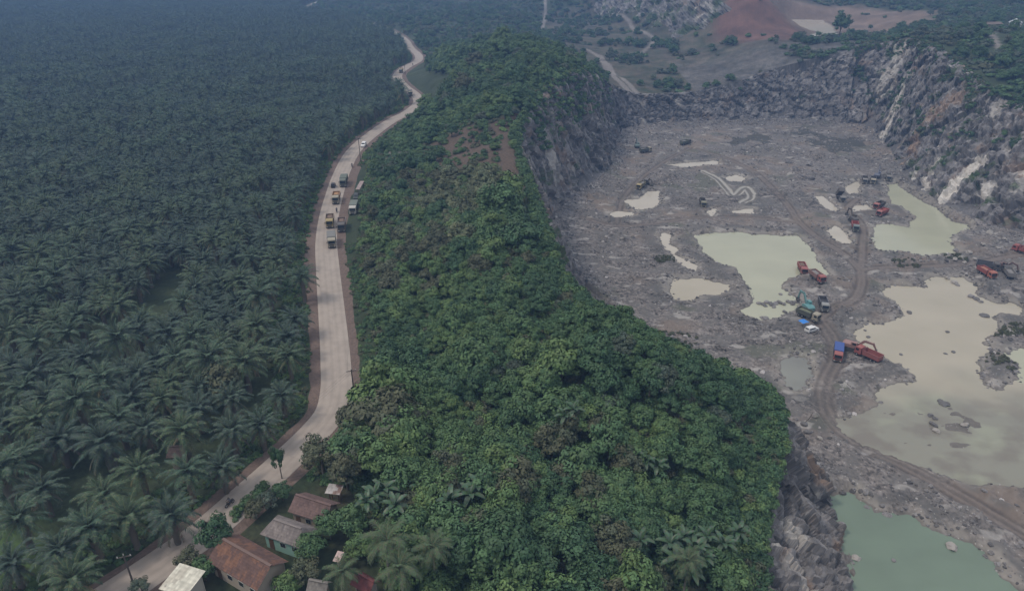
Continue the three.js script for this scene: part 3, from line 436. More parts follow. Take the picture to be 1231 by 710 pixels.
{
  for (const [u, v] of [[262,550],[222,561],[164,555],[201,609],[150,614],[105,631],[68,653],[81,686],[20,618],[44,575],[310,500],[336,465],[275,507],[120,585],[5,660],[352,372],[362,330],[345,420]]) { const [x, z] = px(u, v, 7.4); palms.push([x, ground(x, z), z, R(0, 6.28), R(0.82, 0.94), Math.floor(rnd() * 4)]); }
  const front = palms.slice();
  const s = 7.4, c = Math.cos(0.35), n = Math.sin(0.35);
  for (let i = -230; i < 230; i++) for (let j = -230; j < 230; j++) {
    const a = (i + (j % 2) * 0.5) * s, b = j * s * 0.87, x = a * c - b * n - 250 + R(-1.3, 1.3), z = a * n + b * c - 500 + R(-1.3, 1.3);
    if (z > -48 || z < -1380 || x > -25 || !inView(x, 6, z, 50)) continue;
    const d = sideOfRoad(x, z); if (d > -7.2 || front.some((p) => Math.hypot(p[0] - x, p[2] - z) < 6.6)) continue;
    if (GAP.some((g) => Math.hypot(g[0] - x, g[1] - z) < 6) || sdPoly(LAWN, x, z) < 2 || rnd() < 0.025) continue;
    palms.push([x, ground(x, z), z, R(0, 6.28), R(0.8, 1.12), Math.floor(rnd() * 4)]);
  }
  // the row that stands along the road below
  palms.sort((p, q) => Math.hypot(p[0], p[1] + 6 - EYE, p[2]) - Math.hypot(q[0], q[1] + 6 - EYE, q[2]));
  const seen = palms.filter((p) => inView(p[0], p[1] + 6, p[2], 10)), rest = palms.filter((p) => !inView(p[0], p[1] + 6, p[2], 10)).concat(seen.slice(300));
  const nameOf = (x, z, v) => `oil palm ${v % 2 ? 'with few dry fronds' : 'with a skirt of dry hanging fronds'} ${sideOfRoad(x, z) > -17 ? 'in the outer row by the verge' : 'inside the dense plantation'}`;
  const whole = [], frondwise = [];
  seen.slice(0, 300).forEach(([x, y, z, turn, k, v], i) => {
    const label = nameOf(x, z, v), group = label.replace('oil palm', 'oil palms'), K = palmKinds[v], fine = i < 24, protos = fine ? frondwise : whole;
    if (!protos[v]) { const g = thing('oil_palm', label, 'palm tree', x, y, z, turn, group); g.scale.setScalar(k); mesh('trunk', K.trunk, palmTrunk, g); if (fine) { const cr = new THREE.Group(); cr.name = 'crown'; g.add(cr); for (const [f, t, tx, fy] of K.list) { const m = mesh('frond', f, palmLeaves[v], cr); m.position.y = fy; m.rotation.order = 'YXZ'; m.rotation.set(tx, t, 0); } } else mesh('crown', K.crown, palmLeaves[v], g); protos[v] = g; } else dup(protos[v], x, y, z, turn, k, label, group);
  });
  const far = new THREE.Group(); far.name = 'oil_palm_plantation'; tag(far, 'dense dark oil palm plantation fading into haze', 'palm plantation', null, 'stuff'); scene.add(far);
  scatter(far, palmKinds.map((k, v) => [['trunk', k.trunk, palmTrunk], ['crown', k.crown, palmLeaves[v]]]), rest.map((p) => [...p, [0, 0, 0].map((_, q) => 0.8 + 0.45 * hash(p[0] | 0, p[2] | 0, 6) + 0.08 * hash(p[2] | 0, p[0] | 0, q))]));
}
function scatter(parent, kinds, list, tint) { // list: x, y, z, turn, scale, kind
  const m4 = new THREE.Matrix4(), q = new THREE.Quaternion(), up = new THREE.Vector3(0, 1, 0), col = new THREE.Color();
  kinds.forEach((parts, v) => { const mine = list.filter((p) => p[5] === v); if (!mine.length) return;
    for (const [name, g, mat] of parts) { const im = new THREE.InstancedMesh(g, mat, mine.length); im.name = name; im.castShadow = im.receiveShadow = true; im.userData.kind = 'stuff';
      mine.forEach((p, i) => { m4.compose(new THREE.Vector3(p[0], p[1], p[2]), q.setFromAxisAngle(up, p[3]), new THREE.Vector3(p[4], p[4] * (p[7] ?? 1), p[4])); im.setMatrixAt(i, m4); if (p[6]) im.setColorAt(i, col.setRGB(...p[6])); }); parent.add(im); } });
}

// broad-leaved trees: a crown of leaf clumps round an uneven volume, standing on limbs
const bark = M(0.11, 0.095, 0.08, 0.95);
function crownGeo(r, { w = 2.6, h = 2.2, y = 3.4, clumps = 46, leaves = 64, leaf = 0.2, size = 0.75, open = 0.25, flat = 0.6 }) {
  const pos = [], nor = [], col = [], seed = r() * 100, spots = [];
  for (let c = 0; c < clumps; c++) {
    const a = r() * 6.283, el = Math.asin(lerp(-0.45, 1, r())), rad = lerp(1 - open, 1.05, Math.sqrt(r())) * (0.82 + 0.5 * noise3(Math.cos(a) * 1.3 + seed, Math.sin(a) * 1.3, el * 1.3));
    const cx = Math.cos(a) * Math.cos(el) * w * rad, cz = Math.sin(a) * Math.cos(el) * w * rad, cy = y + Math.sin(el) * h * rad, cs = size * (0.7 + 0.65 * r()), tone = 0.82 + 0.36 * r(), hue = 0.9 + 0.2 * r();
    spots.push([cx, cy, cz]);
    for (let k = 0; k < leaves; k++) {
      const b = r() * 6.283, e = Math.asin(2 * r() - 1), q = cs * Math.cbrt(0.25 + 0.75 * r()), dx = Math.cos(b) * Math.cos(e), dz = Math.sin(b) * Math.cos(e), dy = Math.sin(e), X = cx + dx * q, Y = cy + dy * q * flat, Z = cz + dz * q;
      let ux = dx + 0.9 * (r() - 0.5) + cx / w * 0.5, uy = dy + 0.6 + 0.9 * (r() - 0.5), uz = dz + 0.9 * (r() - 0.5) + cz / w * 0.5, l = Math.hypot(ux, uy, uz); ux /= l; uy /= l; uz /= l;
      let tx = r() - 0.5, ty = r() - 0.5 - 0.3, tz = r() - 0.5; const d = tx * ux + ty * uy + tz * uz; tx -= d * ux; ty -= d * uy; tz -= d * uz; l = Math.hypot(tx, ty, tz) || 1; const s = leaf * (0.7 + 0.6 * r()); tx *= s / l; ty *= s / l; tz *= s / l;
      const sx = (uy * tz - uz * ty) * 0.55, sy = (uz * tx - ux * tz) * 0.55, sz = (ux * ty - uy * tx) * 0.55, v = tone * (0.8 + 0.4 * r());
      const A = [X - tx, Y - ty, Z - tz], B = [X + sx, Y + sy, Z + sz], C = [X + tx, Y + ty, Z + tz], D = [X - sx, Y - sy, Z - sz];
      pos.push(...A, ...B, ...C, ...A, ...C, ...D); for (let i = 0; i < 6; i++) { nor.push(ux, uy, uz); col.push(v * hue, v, v * (2 - hue)); }
    }
  }
  const g = geo(pos, null, col); return [g, spots];
}
function limbGeo(r, spots, y, r0) {
  const list = [trunkGeo(y * 0.72, r0, r0 * 0.65, 0, 0.2, r, 7, 4)];
  for (let i = 0; i < 6; i++) { const s = spots[Math.floor(r() * spots.length)], c = new THREE.CatmullRomCurve3([new THREE.Vector3(0, y * 0.5, 0), new THREE.Vector3(s[0] * 0.45, lerp(y * 0.6, s[1], 0.6), s[2] * 0.45), new THREE.Vector3(s[0] * 0.9, s[1] - 0.1, s[2] * 0.9)]); list.push(new THREE.TubeGeometry(c, 4, r0 * 0.3, 5)); }
  return merge(list);
}
const treeKinds = [];
{
  const r = mulberry(9);
  for (const o of [{}, { w: 2.3, h: 2.6, y: 3.8, clumps: 50 }, { w: 3.0, h: 1.9, y: 3.2, clumps: 54, size: 0.7 }, { w: 2.6, h: 2.3, y: 3.6, clumps: 38, size: 0.9, leaf: 0.25, leaves: 60 }, { w: 2.4, h: 2.0, y: 3.3, clumps: 30, open: 0.6, size: 0.8, leaf: 0.18, leaves: 70 }]) { const [g, spots] = crownGeo(r, o); treeKinds.push({ crown: g, limbs: limbGeo(r, spots, o.y ?? 3.4, 0.2) }); }
}
const shrubGeo = (() => { const r = mulberry(31); return [{ w: 1.0, h: 0.75, y: 0.55, clumps: 20, leaves: 26, leaf: 0.2, size: 0.5 }, { w: 1.2, h: 0.6, y: 0.45, clumps: 22, leaves: 24, leaf: 0.22, size: 0.45 }, { w: 0.9, h: 1.0, y: 0.8, clumps: 20, leaves: 26, leaf: 0.18, size: 0.45, open: 0.5 }].map((o) => crownGeo(r, o)[0]); })();
const GREENS = { deep: [0.040, 0.090, 0.036], mid: [0.061, 0.120, 0.044], fresh: [0.088, 0.150, 0.048], olive: [0.070, 0.080, 0.042], rust: [0.068, 0.076, 0.040], grey: [0.068, 0.092, 0.062], reed: [0.125, 0.148, 0.08] };
const leafMat = Object.fromEntries(Object.entries(GREENS).map(([k, c]) => [k, foliage(c)]));
const white = foliage([1, 1, 1]);
const LOOK = { deep: 'dark green', mid: 'mid green', fresh: 'bright fresh green', olive: 'dull olive', rust: 'brownish', grey: 'pale grey green', reed: 'light straw green' };
const HILLHOUSE = [px(1220, 29, 29), px(1192, 29, 29)];
const trees = [];
const brush = [];
{
  const houseFree = (x, z) => x > -75 && x < -2 && z > -118 && z < -40 ? sdPoly(HOUSE_AREA, x, z) : 99;
  const tone = (x, z) => { if (Math.hypot((x + 14) / 20, (z + 205) / 34) + 0.9 * noise2(x / 9, z / 9) < 0.75 && rnd() < 0.7) return 'reed'; const a = fbm2(x / 22 + 9, z / 22, 3) + 0.16 * (rnd() - 0.5) * 2, b = rnd(); const near = z > -100 && x < 25; if (near && b < 0.04) return 'rust'; if (near && b < 0.16) return 'olive'; if (near && b < 0.36) return 'fresh'; if (z < -150 && z > -235 && a > 0.0) return b < 0.5 ? 'olive' : 'fresh'; if (a > 0.18) return 'fresh'; if (a > 0.02) return 'mid'; if (b < 0.08) return 'grey'; if (b > 0.97) return 'olive'; return a < -0.15 || b < 0.55 ? 'deep' : 'mid'; };
  const rows = [[-330, -42, 3.1], [-560, -330, 4.2]];
  for (const [z0, z1, s] of rows) for (let z = z0; z < z1; z += s) for (let x = -90; x < 60; x += s) {
    const X = x + R(-0.45, 0.45) * s, Z = z + R(-0.45, 0.45) * s; if (!inView(X, ground(X, Z) + 3, Z, 60)) continue;
    const d = sideOfRoad(X, Z), bare = sdPoly(BARE, X, Z), h = houseFree(X, Z), rim = Z > -478 ? sdPoly(RIM, X, Z) : 9; const edge = Z < -290 ? 19 : Z < -125 ? 10.6 : 9; if (d < edge || rim < (Z > -240 && Z < -180 ? 6 : Z > -180 && Z < -132 ? 2.2 : Z > -96 ? 4 : 0.8) || (X > 40 && Z < -425)) continue;
    if (Z < -190 && Z > -272 && d < 13) continue;
    if (bare < 3 + 5 * noise2(X / 7, Z / 7) && rnd() < 0.95) continue;
    if (h < 3.2) continue;
    const near = Z > -112 && X < 38, nose = Z > -128 && X >= 36, big = near ? (X > 18 ? R(0.85, 1.2) : R(0.95, 1.5)) : nose ? R(0.85, 1.25) : rnd() < 0.1 ? R(1.1, 1.4) : R(0.55, 0.98), low = rim < 5 ? 0.65 : 1;
    if (near && rnd() < 0.25) continue;
    const k = big * low * (Z < -330 ? 1.15 : 1) * (1 + (X > 15 ? 0.35 : 0.75) * noise2(X / 15, Z / 15)) * (rim > 6 && rnd() < 0.035 && X < 12 ? 1.3 : 1) * (nose ? 0.85 : 1);
    trees.push([X, ground(X, Z) - (near ? 0.2 : 1.2) * k, Z, R(0, 6.28), k, Math.floor(rnd() * 5), tone(X, Z), R(0.85, 1.2)]);
  }
  // scrub on the plateau, the far hills and the heights behind the pale wall
  for (let i = 0; i < 42000; i++) {
    const z = -240 - 1250 * Math.pow(rnd(), 0.9), w = 0.82 * -z + 40, x = R(-0.42 * w, w); if (!inView(x, ground(x, z), z, 40)) continue;
    if (z > -470 && sdPoly(RIM, x, z) < 1.5) continue;
    if (x < 0 && z > -560) continue; if (sideOfRoad(x, z) < 7) continue;
    const n = fbm2(x / 40, z / 40, 4); let keep = 0.75;
    if (x > 35 && x < 190 && z < -440 && z > -820) keep = n > 0.1 ? 0.8 : n > 0.02 ? 0.12 : 0.02;
    if (sdPoly(REDHILL, x, z) < 3 || sdPoly(REDFAR, x, z) < 3) keep = 0.02;
    if (sdPoly(UPPERPOND, x, z) < 8 || sdPoly(FARPOND, x, z) < 8 || PATHS.some(([pw, L]) => lineNear(L, x, z)[0] < pw + 2.5)) keep = 0;
    if (HILLHOUSE.some(([hx, hz]) => Math.hypot(x - hx, z - hz) < 11 || lineNear([[hx, hz], [hx * 0.93, hz * 0.93]], x, z)[0] < 7)) keep = 0;
    if (rnd() > keep) continue;
    const big = n > 0 && rnd() < 0.4;
    (big ? trees : brush).push(big ? [x, ground(x, z) - 1.5, z, R(0, 6.28), R(0.8, 1.5), Math.floor(rnd() * 5), pick(['deep', 'deep', 'mid', 'grey']), R(0.8, 1.1)] : [x, ground(x, z) - 0.1, z, R(0, 6.28), R(1.0, 2.6), Math.floor(rnd() * 3), pick(['deep', 'mid', 'grey', 'olive'])]);
  }
  // undergrowth filling the forest floor, verges and ledges
  for (let i = 0; i < 26000; i++) {
    const z = -45 - 330 * rnd(), x = R(-75, 60); const d = sideOfRoad(x, z); if (d < 5.4 || !inView(x, 0, z, 60)) continue; const rim = sdPoly(RIM, x, z); if (rim < -1.5 || (z < -180 && z > -300 && rim < 4)) continue;
    const bare = sdPoly(BARE, x, z), h = houseFree(x, z); if (bare < 2 && rnd() < 0.9) continue; if (h < 0) continue; if (d < 10.5 && z < -190 && z > -268) continue;
    brush.push([x, ground(x, z) - 0.15, z, R(0, 6.28), d < (z < -280 ? 17 : 10) ? R(0.35, 0.8) : R(0.6, 1.5), Math.floor(rnd() * 3), pick(['deep', 'mid', 'mid', 'fresh', 'olive'])]);
  }
  for (let i = 0; i < 5200; i++) { // low weeds between the palms and the road
    const q = ROAD[Math.floor(rnd() * 330)], x = q[0] + R(-13, -5), z = q[1] + R(-6, 6), d = sideOfRoad(x, z); if (d > -5.3 || d < -14 || !inView(x, 0, z)) continue;
    brush.push([x, ground(x, z) - 0.1, z, R(0, 6.28), R(0.25, 0.7), Math.floor(rnd() * 3), pick(['mid', 'fresh', 'mid', 'olive'])]);
  }
  for (const [u, v, r] of [[1215, 398, 5], [1208, 437, 5], [1228, 396, 4], [1199, 402, 3], [1148, 310, 4], [1090, 318, 5], [815, 408, 6], [800, 312, 4]]) for (let i = 0; i < 45; i++) { const [cx, cz] = px(u, v, FLOOR), x = cx + R(-r, r), z = cz + R(-r, r) * 0.8; if (Math.hypot(x - cx, z - cz) < r && field(fPond, x, z) > 0.8) brush.push([x, pitFloor(x, z), z, R(0, 6.28), R(0.25, 0.6), Math.floor(rnd() * 3), pick(['olive', 'olive', 'rust'])]); }
  for (let i = 0; i < 5200; i++) { // creepers hanging on the wall's ledges
    const w = wallSmooth[Math.floor(R(22, 31) * 12)], v = R(0.3, 1), p = wallPoint(w, v); if (fbm3(p[0] / 9, p[1] / 7 + 80, p[2] / 9, 4) < 0.14 - 0.3 * sstep(0.75, 1, v)) continue;
    brush.push([p[0] + R(-1, 1), p[1] + 0.6, p[2] + R(-1, 1), R(0, 6.28), R(0.4, 1.1), Math.floor(rnd() * 3), pick(['deep', 'mid', 'deep', 'olive'])]);
  }
  for (let i = 0; i < 1400; i++) { const w = wallSmooth[Math.floor(R(0, 17) * 12)], v = R(w[1] < -290 ? 0.55 : 0.9, 1.02), p = wallPoint(w, v); brush.push([p[0] + R(-1, 0.6), p[1] + 0.5, p[2] + R(-1, 1), R(0, 6.28), R(0.6, 1.5), Math.floor(rnd() * 3), pick(['deep', 'mid', 'deep', 'fresh'])]); }
}
const dist = (p) => Math.hypot(p[0], p[1] + 3 - EYE, p[2]) / p[4];
const byKind = {};
{
  trees.sort((p, q) => dist(p) - dist(q));
  const seen = trees.filter((p) => inView(p[0], p[1] + 3, p[2], 0)), mine = new Set(seen.slice(0, 300));
  for (const [x, y, z, turn, k, v, t, hs] of mine) {
    const key = t + v, where = z > -112 && x < 38 ? 'in the mixed grove behind the houses' : 'on the dense green ridge above the quarry', label = `${['round', 'tall', 'wide low', 'full crowned', 'thin crowned'][v]} ${LOOK[t]} tree ${where}`, group = label.replace(' tree ', ' trees ');
    if (!byKind[key]) { const g = thing('broadleaf_tree', label, 'tree', x, y, z, turn, group); g.scale.set(k, k * hs, k); mesh('trunk', treeKinds[v].limbs, bark, g); mesh('crown', treeKinds[v].crown, leafMat[t], g); byKind[key] = g; } else dup(byKind[key], x, y, z, turn, [k, k * hs, k], label, group);
  }
  const forest = new THREE.Group(); forest.name = 'forest'; tag(forest, 'dense tropical forest over the ridge and far hills', 'forest', null, 'stuff'); scene.add(forest);
  scatter(forest, treeKinds.map((k) => [['crown', k.crown, white], ['trunk', k.limbs, bark]]), trees.filter((p) => !mine.has(p)).map((p) => [p[0], p[1], p[2], p[3], p[4], p[5], GREENS[p[6]].map((c) => c * (0.85 + 0.3 * hash(p[0] | 0, p[2] | 0, 2))), p[7]]));
  const scrub = new THREE.Group(); scrub.name = 'undergrowth'; tag(scrub, 'low green scrub and weeds covering slopes and verges', 'scrub', null, 'stuff'); scene.add(scrub);
  scatter(scrub, shrubGeo.map((g) => [['foliage', g, white]]), brush.map((p) => [p[0], p[1], p[2], p[3], p[4], p[5], GREENS[p[6]].map((c) => c * (0.85 + 0.35 * hash(p[0] * 3 | 0, p[2] * 3 | 0, 4)))]));
}
console.log('palms', palms.length, 'trees', trees.length, 'brush', brush.length);

// ---------------------------------------------------------------- banana plants, coconut palms, single trees
{
  const r = mulberry(44), bladeMat = foliage([1, 1, 1], 0.5), stemMat = M(0.10, 0.115, 0.05, 0.8);
  const blade = (L, rise, droop) => { const pos = [], col = [], n = 7; let x = 0, y = 0, a = rise, prev = null; for (let i = 0; i <= n; i++) { const t = i / n, w = 0.36 * Math.pow(Math.sin(Math.PI * clamp(0.06 + 0.92 * t)), 0.6) * (t > 0.97 ? 0.4 : 1), cur = [[x, y, 0], [x, y + 0.09, -w], [x, y + 0.09, w]]; if (prev) for (const s of [1, 2]) { const c = [0.045, 0.082, 0.042].map((v) => v * (0.8 + 0.45 * r())); for (const p of [prev[0], prev[s], cur[0], cur[0], prev[s], cur[s]]) { pos.push(...p); col.push(...c); } } prev = cur; x += Math.cos(a) * L / n; y += Math.sin(a) * L / n; a -= droop / n; } return geo(pos, null, col); };
  const blades = [[2.0, 1.35, 0.4], [2.4, 1.0, 1.2], [2.6, 0.7, 1.5], [2.5, 0.35, 1.6]].map((q) => blade(...q)), stem = trunkGeo(2.2, 0.17, 0.1, 0, 0.1, r, 7, 3);
  let proto = null;
  for (const [u, v] of [[575,588],[590,580],[566,597],[760,548],[775,556],[745,545],[790,560],[822,645],[806,655],[835,660],[850,645],[845,670],[830,690],[812,676],[770,650],[680,500],[690,492],[505,585],[540,605],[450,598],[462,590],[441,605],[475,610],[888,640],[870,655]]) {
    const gy = ground(...px(u, v, 3)) + 3.4, [x, z] = px(u, v, gy + 2.0), k = R(0.9, 1.2);
    if (proto) { dup(proto, x, gy, z, R(0, 6.28), k); continue; }
    proto = thing('banana_plant', 'banana plant with broad arching leaves among the forest trees', 'banana plant', x, gy, z, 0, 'banana plants in the forest'); proto.scale.setScalar(k);
    mesh('stem', stem, stemMat, proto); for (let i = 0; i < 10; i++) { const m = mesh('leaf', blades[[0, 1, 1, 1, 2, 2, 2, 3, 3, 3][i]], bladeMat, proto); m.position.y = 2.15; m.rotation.y = i * 2.4; }
  }
  const gC = [[0.06, 0.092, 0.045], [0.085, 0.115, 0.055], [0.11, 0.115, 0.06]], cf = [[3.0, 1.2, 0.8, 0.15], [3.9, 0.75, 1.3, 0.3], [4.1, 0.3, 1.5, 0.4], [3.7, -0.2, 1.2, 0.4]].map(([l, a, d, h]) => frond(l, a, d, 20, 0.85, 0.11, r, gC, h)), ct = trunkGeo(9.5, 0.24, 0.15, 0.7, 0.12, r, 8, 10), cm = M(0.2, 0.18, 0.15, 0.9);
  let cp = null;
  for (const [u, v, h] of [[462,650,1],[480,672,0.9],[406,684,0.7],[430,520,0.75],[520,655,0.85],[437,517,0.7],[835,632,0.8]]) {
    const [x, z] = px(u, v, 9 * h), gy = ground(x, z), turn = R(0, 6.28);
    if (cp) { dup(cp, x, gy, z, turn, h); continue; }
    cp = thing('coconut_palm', 'slender coconut palm rising among the trees behind the houses', 'palm tree', x, gy, z, turn, 'coconut palms behind the houses'); cp.scale.setScalar(h);
    mesh('trunk', ct, cm, cp); const cr = new THREE.Group(); cr.name = 'crown'; cp.add(cr); for (let i = 0; i < 20; i++) { const m = mesh('frond', cf[i < 3 ? 0 : i < 8 ? 1 : i < 14 ? 2 : 3], palmLeaf, cr); m.position.set(0.7, 9.5, 0); m.rotation.y = i * 2.4; }
  }
  const one = (u, v, y, k, kind, t, label, hs = 1) => { const gy = y, [x, z] = px(u, v, gy + 3.2 * k), g = thing('broadleaf_tree', label, 'tree', x, ground(x, z), z, R(0, 6)); g.scale.set(k, k * hs, k); mesh('trunk', treeKinds[kind].limbs, bark, g); mesh('crown', treeKinds[kind].crown, leafMat[t], g); };
  one(1012, 30, 17, 2.6, 1, 'deep', 'lone dark tree on the bank beside the pale upper pond', 1.1);
  one(268, 458, 0, 1.5, 3, 'olive', 'round leafy tree standing among the oil palms', 1);
  one(260, 650, 0, 0.95, 1, 'deep', 'dark dense tree on the road edge by the brown roofed house', 1.25);
  one(243, 684, 0, 0.7, 3, 'mid', 'small bright bush tree between the white roof and brown roof');
  one(226, 672, 0, 0.8, 4, 'olive', 'grey olive bush tree above the white roof');
  one(337, 566, 0, 0.55, 4, 'deep', 'thin tall tree on the verge by the road bend', 2.6);
  one(385, 545, 0, 1.5, 4, 'olive', 'open olive tree at the inner side of the road bend', 1.0);
  one(168, 703, 0, 0.6, 4, 'grey', 'small grey shrub tree at the road edge below the white roof');
  one(320, 600, 0, 0.6, 2, 'grey', 'grey green garden tree before the mint house');
  one(338, 590, 0, 0.62, 0, 'deep', 'dark garden tree beside the rusty brown roof');
  one(305, 612, 0, 0.6, 3, 'olive', 'low olive garden tree by the road hedge');
  one(372, 655, 0, 0.85, 0, 'mid', 'leafy tree against the end of the mint house');
  one(368, 683, 0, 0.95, 4, 'olive', 'broad olive tree behind the tiled roof house');
  one(395, 632, 0, 0.8, 1, 'mid', 'bushy tree beside the rusty brown roof end');
  one(420, 625, 0, 1.0, 3, 'mid', 'full leafy tree behind the rusty brown house');
  one(432, 652, 0, 0.8, 2, 'fresh', 'fresh green tree beside the little white roof');
  one(345, 700, 0, 0.7, 3, 'fresh', 'bright low tree below the orange tiled roof');
  one(415, 565, 0, 1.2, 1, 'rust', 'brownish tree behind the small tin shed');
  // clipped hedge along the road by the garden
  const pts = smoothLine([[283,618],[296,603],[310,592],[318,583]].map((p) => px(p[0], p[1], 0.6)), 0.9), hr = mulberry(3), list = pts.map(([x, z]) => { const g = crownGeo(hr, { w: 0.85, h: 0.8, y: 0.7, clumps: 14, leaves: 60, leaf: 0.12, size: 0.4, open: 0.5 })[0]; g.translate(x - pts[0][0], 0, z - pts[0][1]); return g; });
  const hedge = thing('hedge', 'low dense hedge between the road and the garden', 'hedge', pts[0][0], ground(...pts[0]), pts[0][1]); mesh('foliage', mergeC(list), leafMat.mid, hedge);
}

// ---------------------------------------------------------------- broken rock: single boulders and uncountable rubble
{
  const r = mulberry(62), rock = (detail, jag) => { const g = new THREE.IcosahedronGeometry(1, detail), p = g.attributes.position, s = r() * 50; for (let i = 0; i < p.count; i++) { const x = p.getX(i), y = p.getY(i), z = p.getZ(i), [, c] = cells(x * 1.1 + s, y * 1.1, z * 1.1), k = 1 + jag * (c - 0.5) + 0.35 * noise3(x * 1.4 + s, y * 1.4, z * 1.4); p.setXYZ(i, x * k, y * k * 0.72, z * k); } const q = g.index ? g.toNonIndexed() : g; q.computeVertexNormals(); return q; };
  const rocks = [rock(1, 0.5), rock(1, 0.7), rock(2, 0.6), rock(1, 0.4)], rm = [M(0.2, 0.19, 0.19, 0.95), M(0.3, 0.28, 0.26, 0.95), M(0.13, 0.125, 0.125, 0.95)], plain = M(1, 1, 1, 0.95);
  const spots = [];
  for (let i = 0; i < 120000 && spots.length < 26000; i++) {
    const z = -70 - 390 * Math.pow(rnd(), 1.1), x = R(10, 235), e = field(fToe, x, z); if (e > -0.5 || !inView(x, FLOOR, z, 30)) continue;
    const p = field(fPond, x, z), t = field(fTrack, x, z), n = fbm2(x / 12 + 7, z / 12, 3); if (p < -0.6 || t < 0.4) continue;
    const w = 0.09 + 0.9 * sstep(-11, -1, e) + 0.6 * sstep(0.08, 0.25, n) + 0.45 * sstep(4, 1.2, p) * sstep(-0.1, 0.2, noise2(x / 9, z / 9)); if (rnd() > w) continue;
    const g = 0.07 + 0.17 * rnd() + (rnd() < 0.06 ? 0.2 : 0); spots.push([x, pitFloor(x, z) + 0.03, z, R(0, 6.28), 0.12 + 0.5 * Math.pow(rnd(), 3), Math.floor(rnd() * 4), [g, g * 0.95, g * 0.94]]);
  }
  const rubble = new THREE.Group(); rubble.name = 'rubble'; tag(rubble, 'loose broken rock strewn over the quarry floor', 'rubble', null, 'stuff'); scene.add(rubble);
  scatter(rubble, rocks.map((g) => [['stones', g, plain]]), spots);
  const B = (list, label, group) => { for (const [u, v, s, m] of list) { const [x, z] = px(u, v, FLOOR + 0.3), y = Math.max(pitFloor(x, z), WATER - 0.1) - 0.15 * s, o = mesh('boulder', rocks[Math.floor(rnd() * 4)], rm[m ?? 0]); o.position.set(x, y + s * 0.4, z); o.rotation.y = R(0, 6.28); o.scale.set(s * R(0.9, 1.3), s * R(0.7, 1), s); tag(o, label, 'boulder', group); } };
  B([[1145,655,1.0,1]], 'tan boulder on the bank between green pond and haul road');
  B([[1076,671,0.5,0]], 'small rock poking out of the green pond');
  B([[1030,668,0.7,1]], 'pale boulder where the rock slope meets the green pond');
  B([[1127,516,0.8,1],[1123,508,0.7,2],[1161,509,0.8,1],[1125,501,0.6,2]], 'rock lying in the shallow muddy flats of the large pond', 'rocks in the shallow flats');
  B([[1137,484,0.9,2],[1132,480,0.8,2],[1120,497,0.6,2],[1045,403,0.6,2],[1094,374,0.8,2],[1041,395,0.5,2],[1138,423,0.5,2],[1147,421,0.6,2],[1084,424,0.5,2],[1185,378,1,2],[1140,397,0.6,2]], 'dark rock standing in the tan water of the large pond', 'rocks in the large tan pond');
  B([[913,363,0.9],[918,364,0.8,2],[923,362,1],[928,364,0.9,2],[933,363,0.8],[938,362,1,2],[943,364,0.8],[948,361,0.9],[953,363,1,2],[958,361,0.8],[921,366,0.7,2],[931,367,0.7]], 'dark block in the stone causeway across the olive pond', 'blocks of the stone causeway');
  B([[944,373,0.8,2],[948,377,0.8,2],[920,381,1.1,0],[952,377,0.7,2],[939,352,0.7],[946,347,0.6,2],[950,352,0.6,0]], 'block lying at the lower shore of the olive pond', 'blocks on the olive pond shore');
  B([[1140,333,1,1],[1148,338,1.1,1],[1152,341,0.8,0],[1169,355,1.1,0],[1175,358,1,2],[1180,361,0.8,0]], 'rock of the low islet at the edge of the tan pond', 'rocks of the islets');
  B([[1148,313,0.9,1],[1156,310,0.8,1],[1165,305,1,1],[1172,312,0.9,1],[1160,316,0.7,1],[1150,300,1.1,0],[1180,300,0.9,1],[1200,300,0.9,1],[1208,288,1,1],[1190,281,1.2,1]], 'pale boulder in the spoil under the scarred wall', 'pale boulders under the scarred wall');
  B([[955,205,1.6,2],[962,214,1.5,0],[972,198,1.8,0],[948,196,1.6,2],[985,205,1.4,0],[976,216,1.3,2]], 'grey block on the rubble heap near the back wall', 'blocks on the rubble heap');
  B([[967,510,0.9,2],[971,520,0.7,2],[985,530,0.6,1],[960,525,0.8,0]], 'rock on the bank under the ridge nose', 'rocks under the ridge nose');
}

// ---------------------------------------------------------------- houses
const tileTex = (base, patch, seed, amount) => tex(256, 256, (i, j) => { const x = i / 256 * 10, y = j / 256 * 10, n = fbm2(x / 1.8 + seed, y / 1.8, 4), row = 0.5 + 0.5 * Math.sin(y * 20), m = clamp(sstep(-0.05, 0.12, n + amount + 0.35 * (hash(Math.floor(x * 3.5), Math.floor(y * 3.2), 77) - 0.5))), q = hash(Math.floor(x * 3.5), Math.floor(y * 3.2), seed | 0), k = (0.8 + 0.3 * q + 0.12 * row) * (1 + 0.4 * fbm2(x * 1.5, y * 1.5, 2)); return base.map((b, c) => lerp(b, patch[c], m) * k); });
function roofMat(base, patch, seed, amount, rough = 0.85) { const map = tileTex(base, patch, seed, amount); map.repeat.set(0.1, 0.1); return new THREE.MeshStandardMaterial({ map, roughness: rough, side: THREE.DoubleSide }); }
const glassDark = M(0.03, 0.035, 0.04, 0.15), woodDoor = M(0.12, 0.07, 0.045, 0.7), frameWhite = M(0.55, 0.55, 0.52, 0.6);
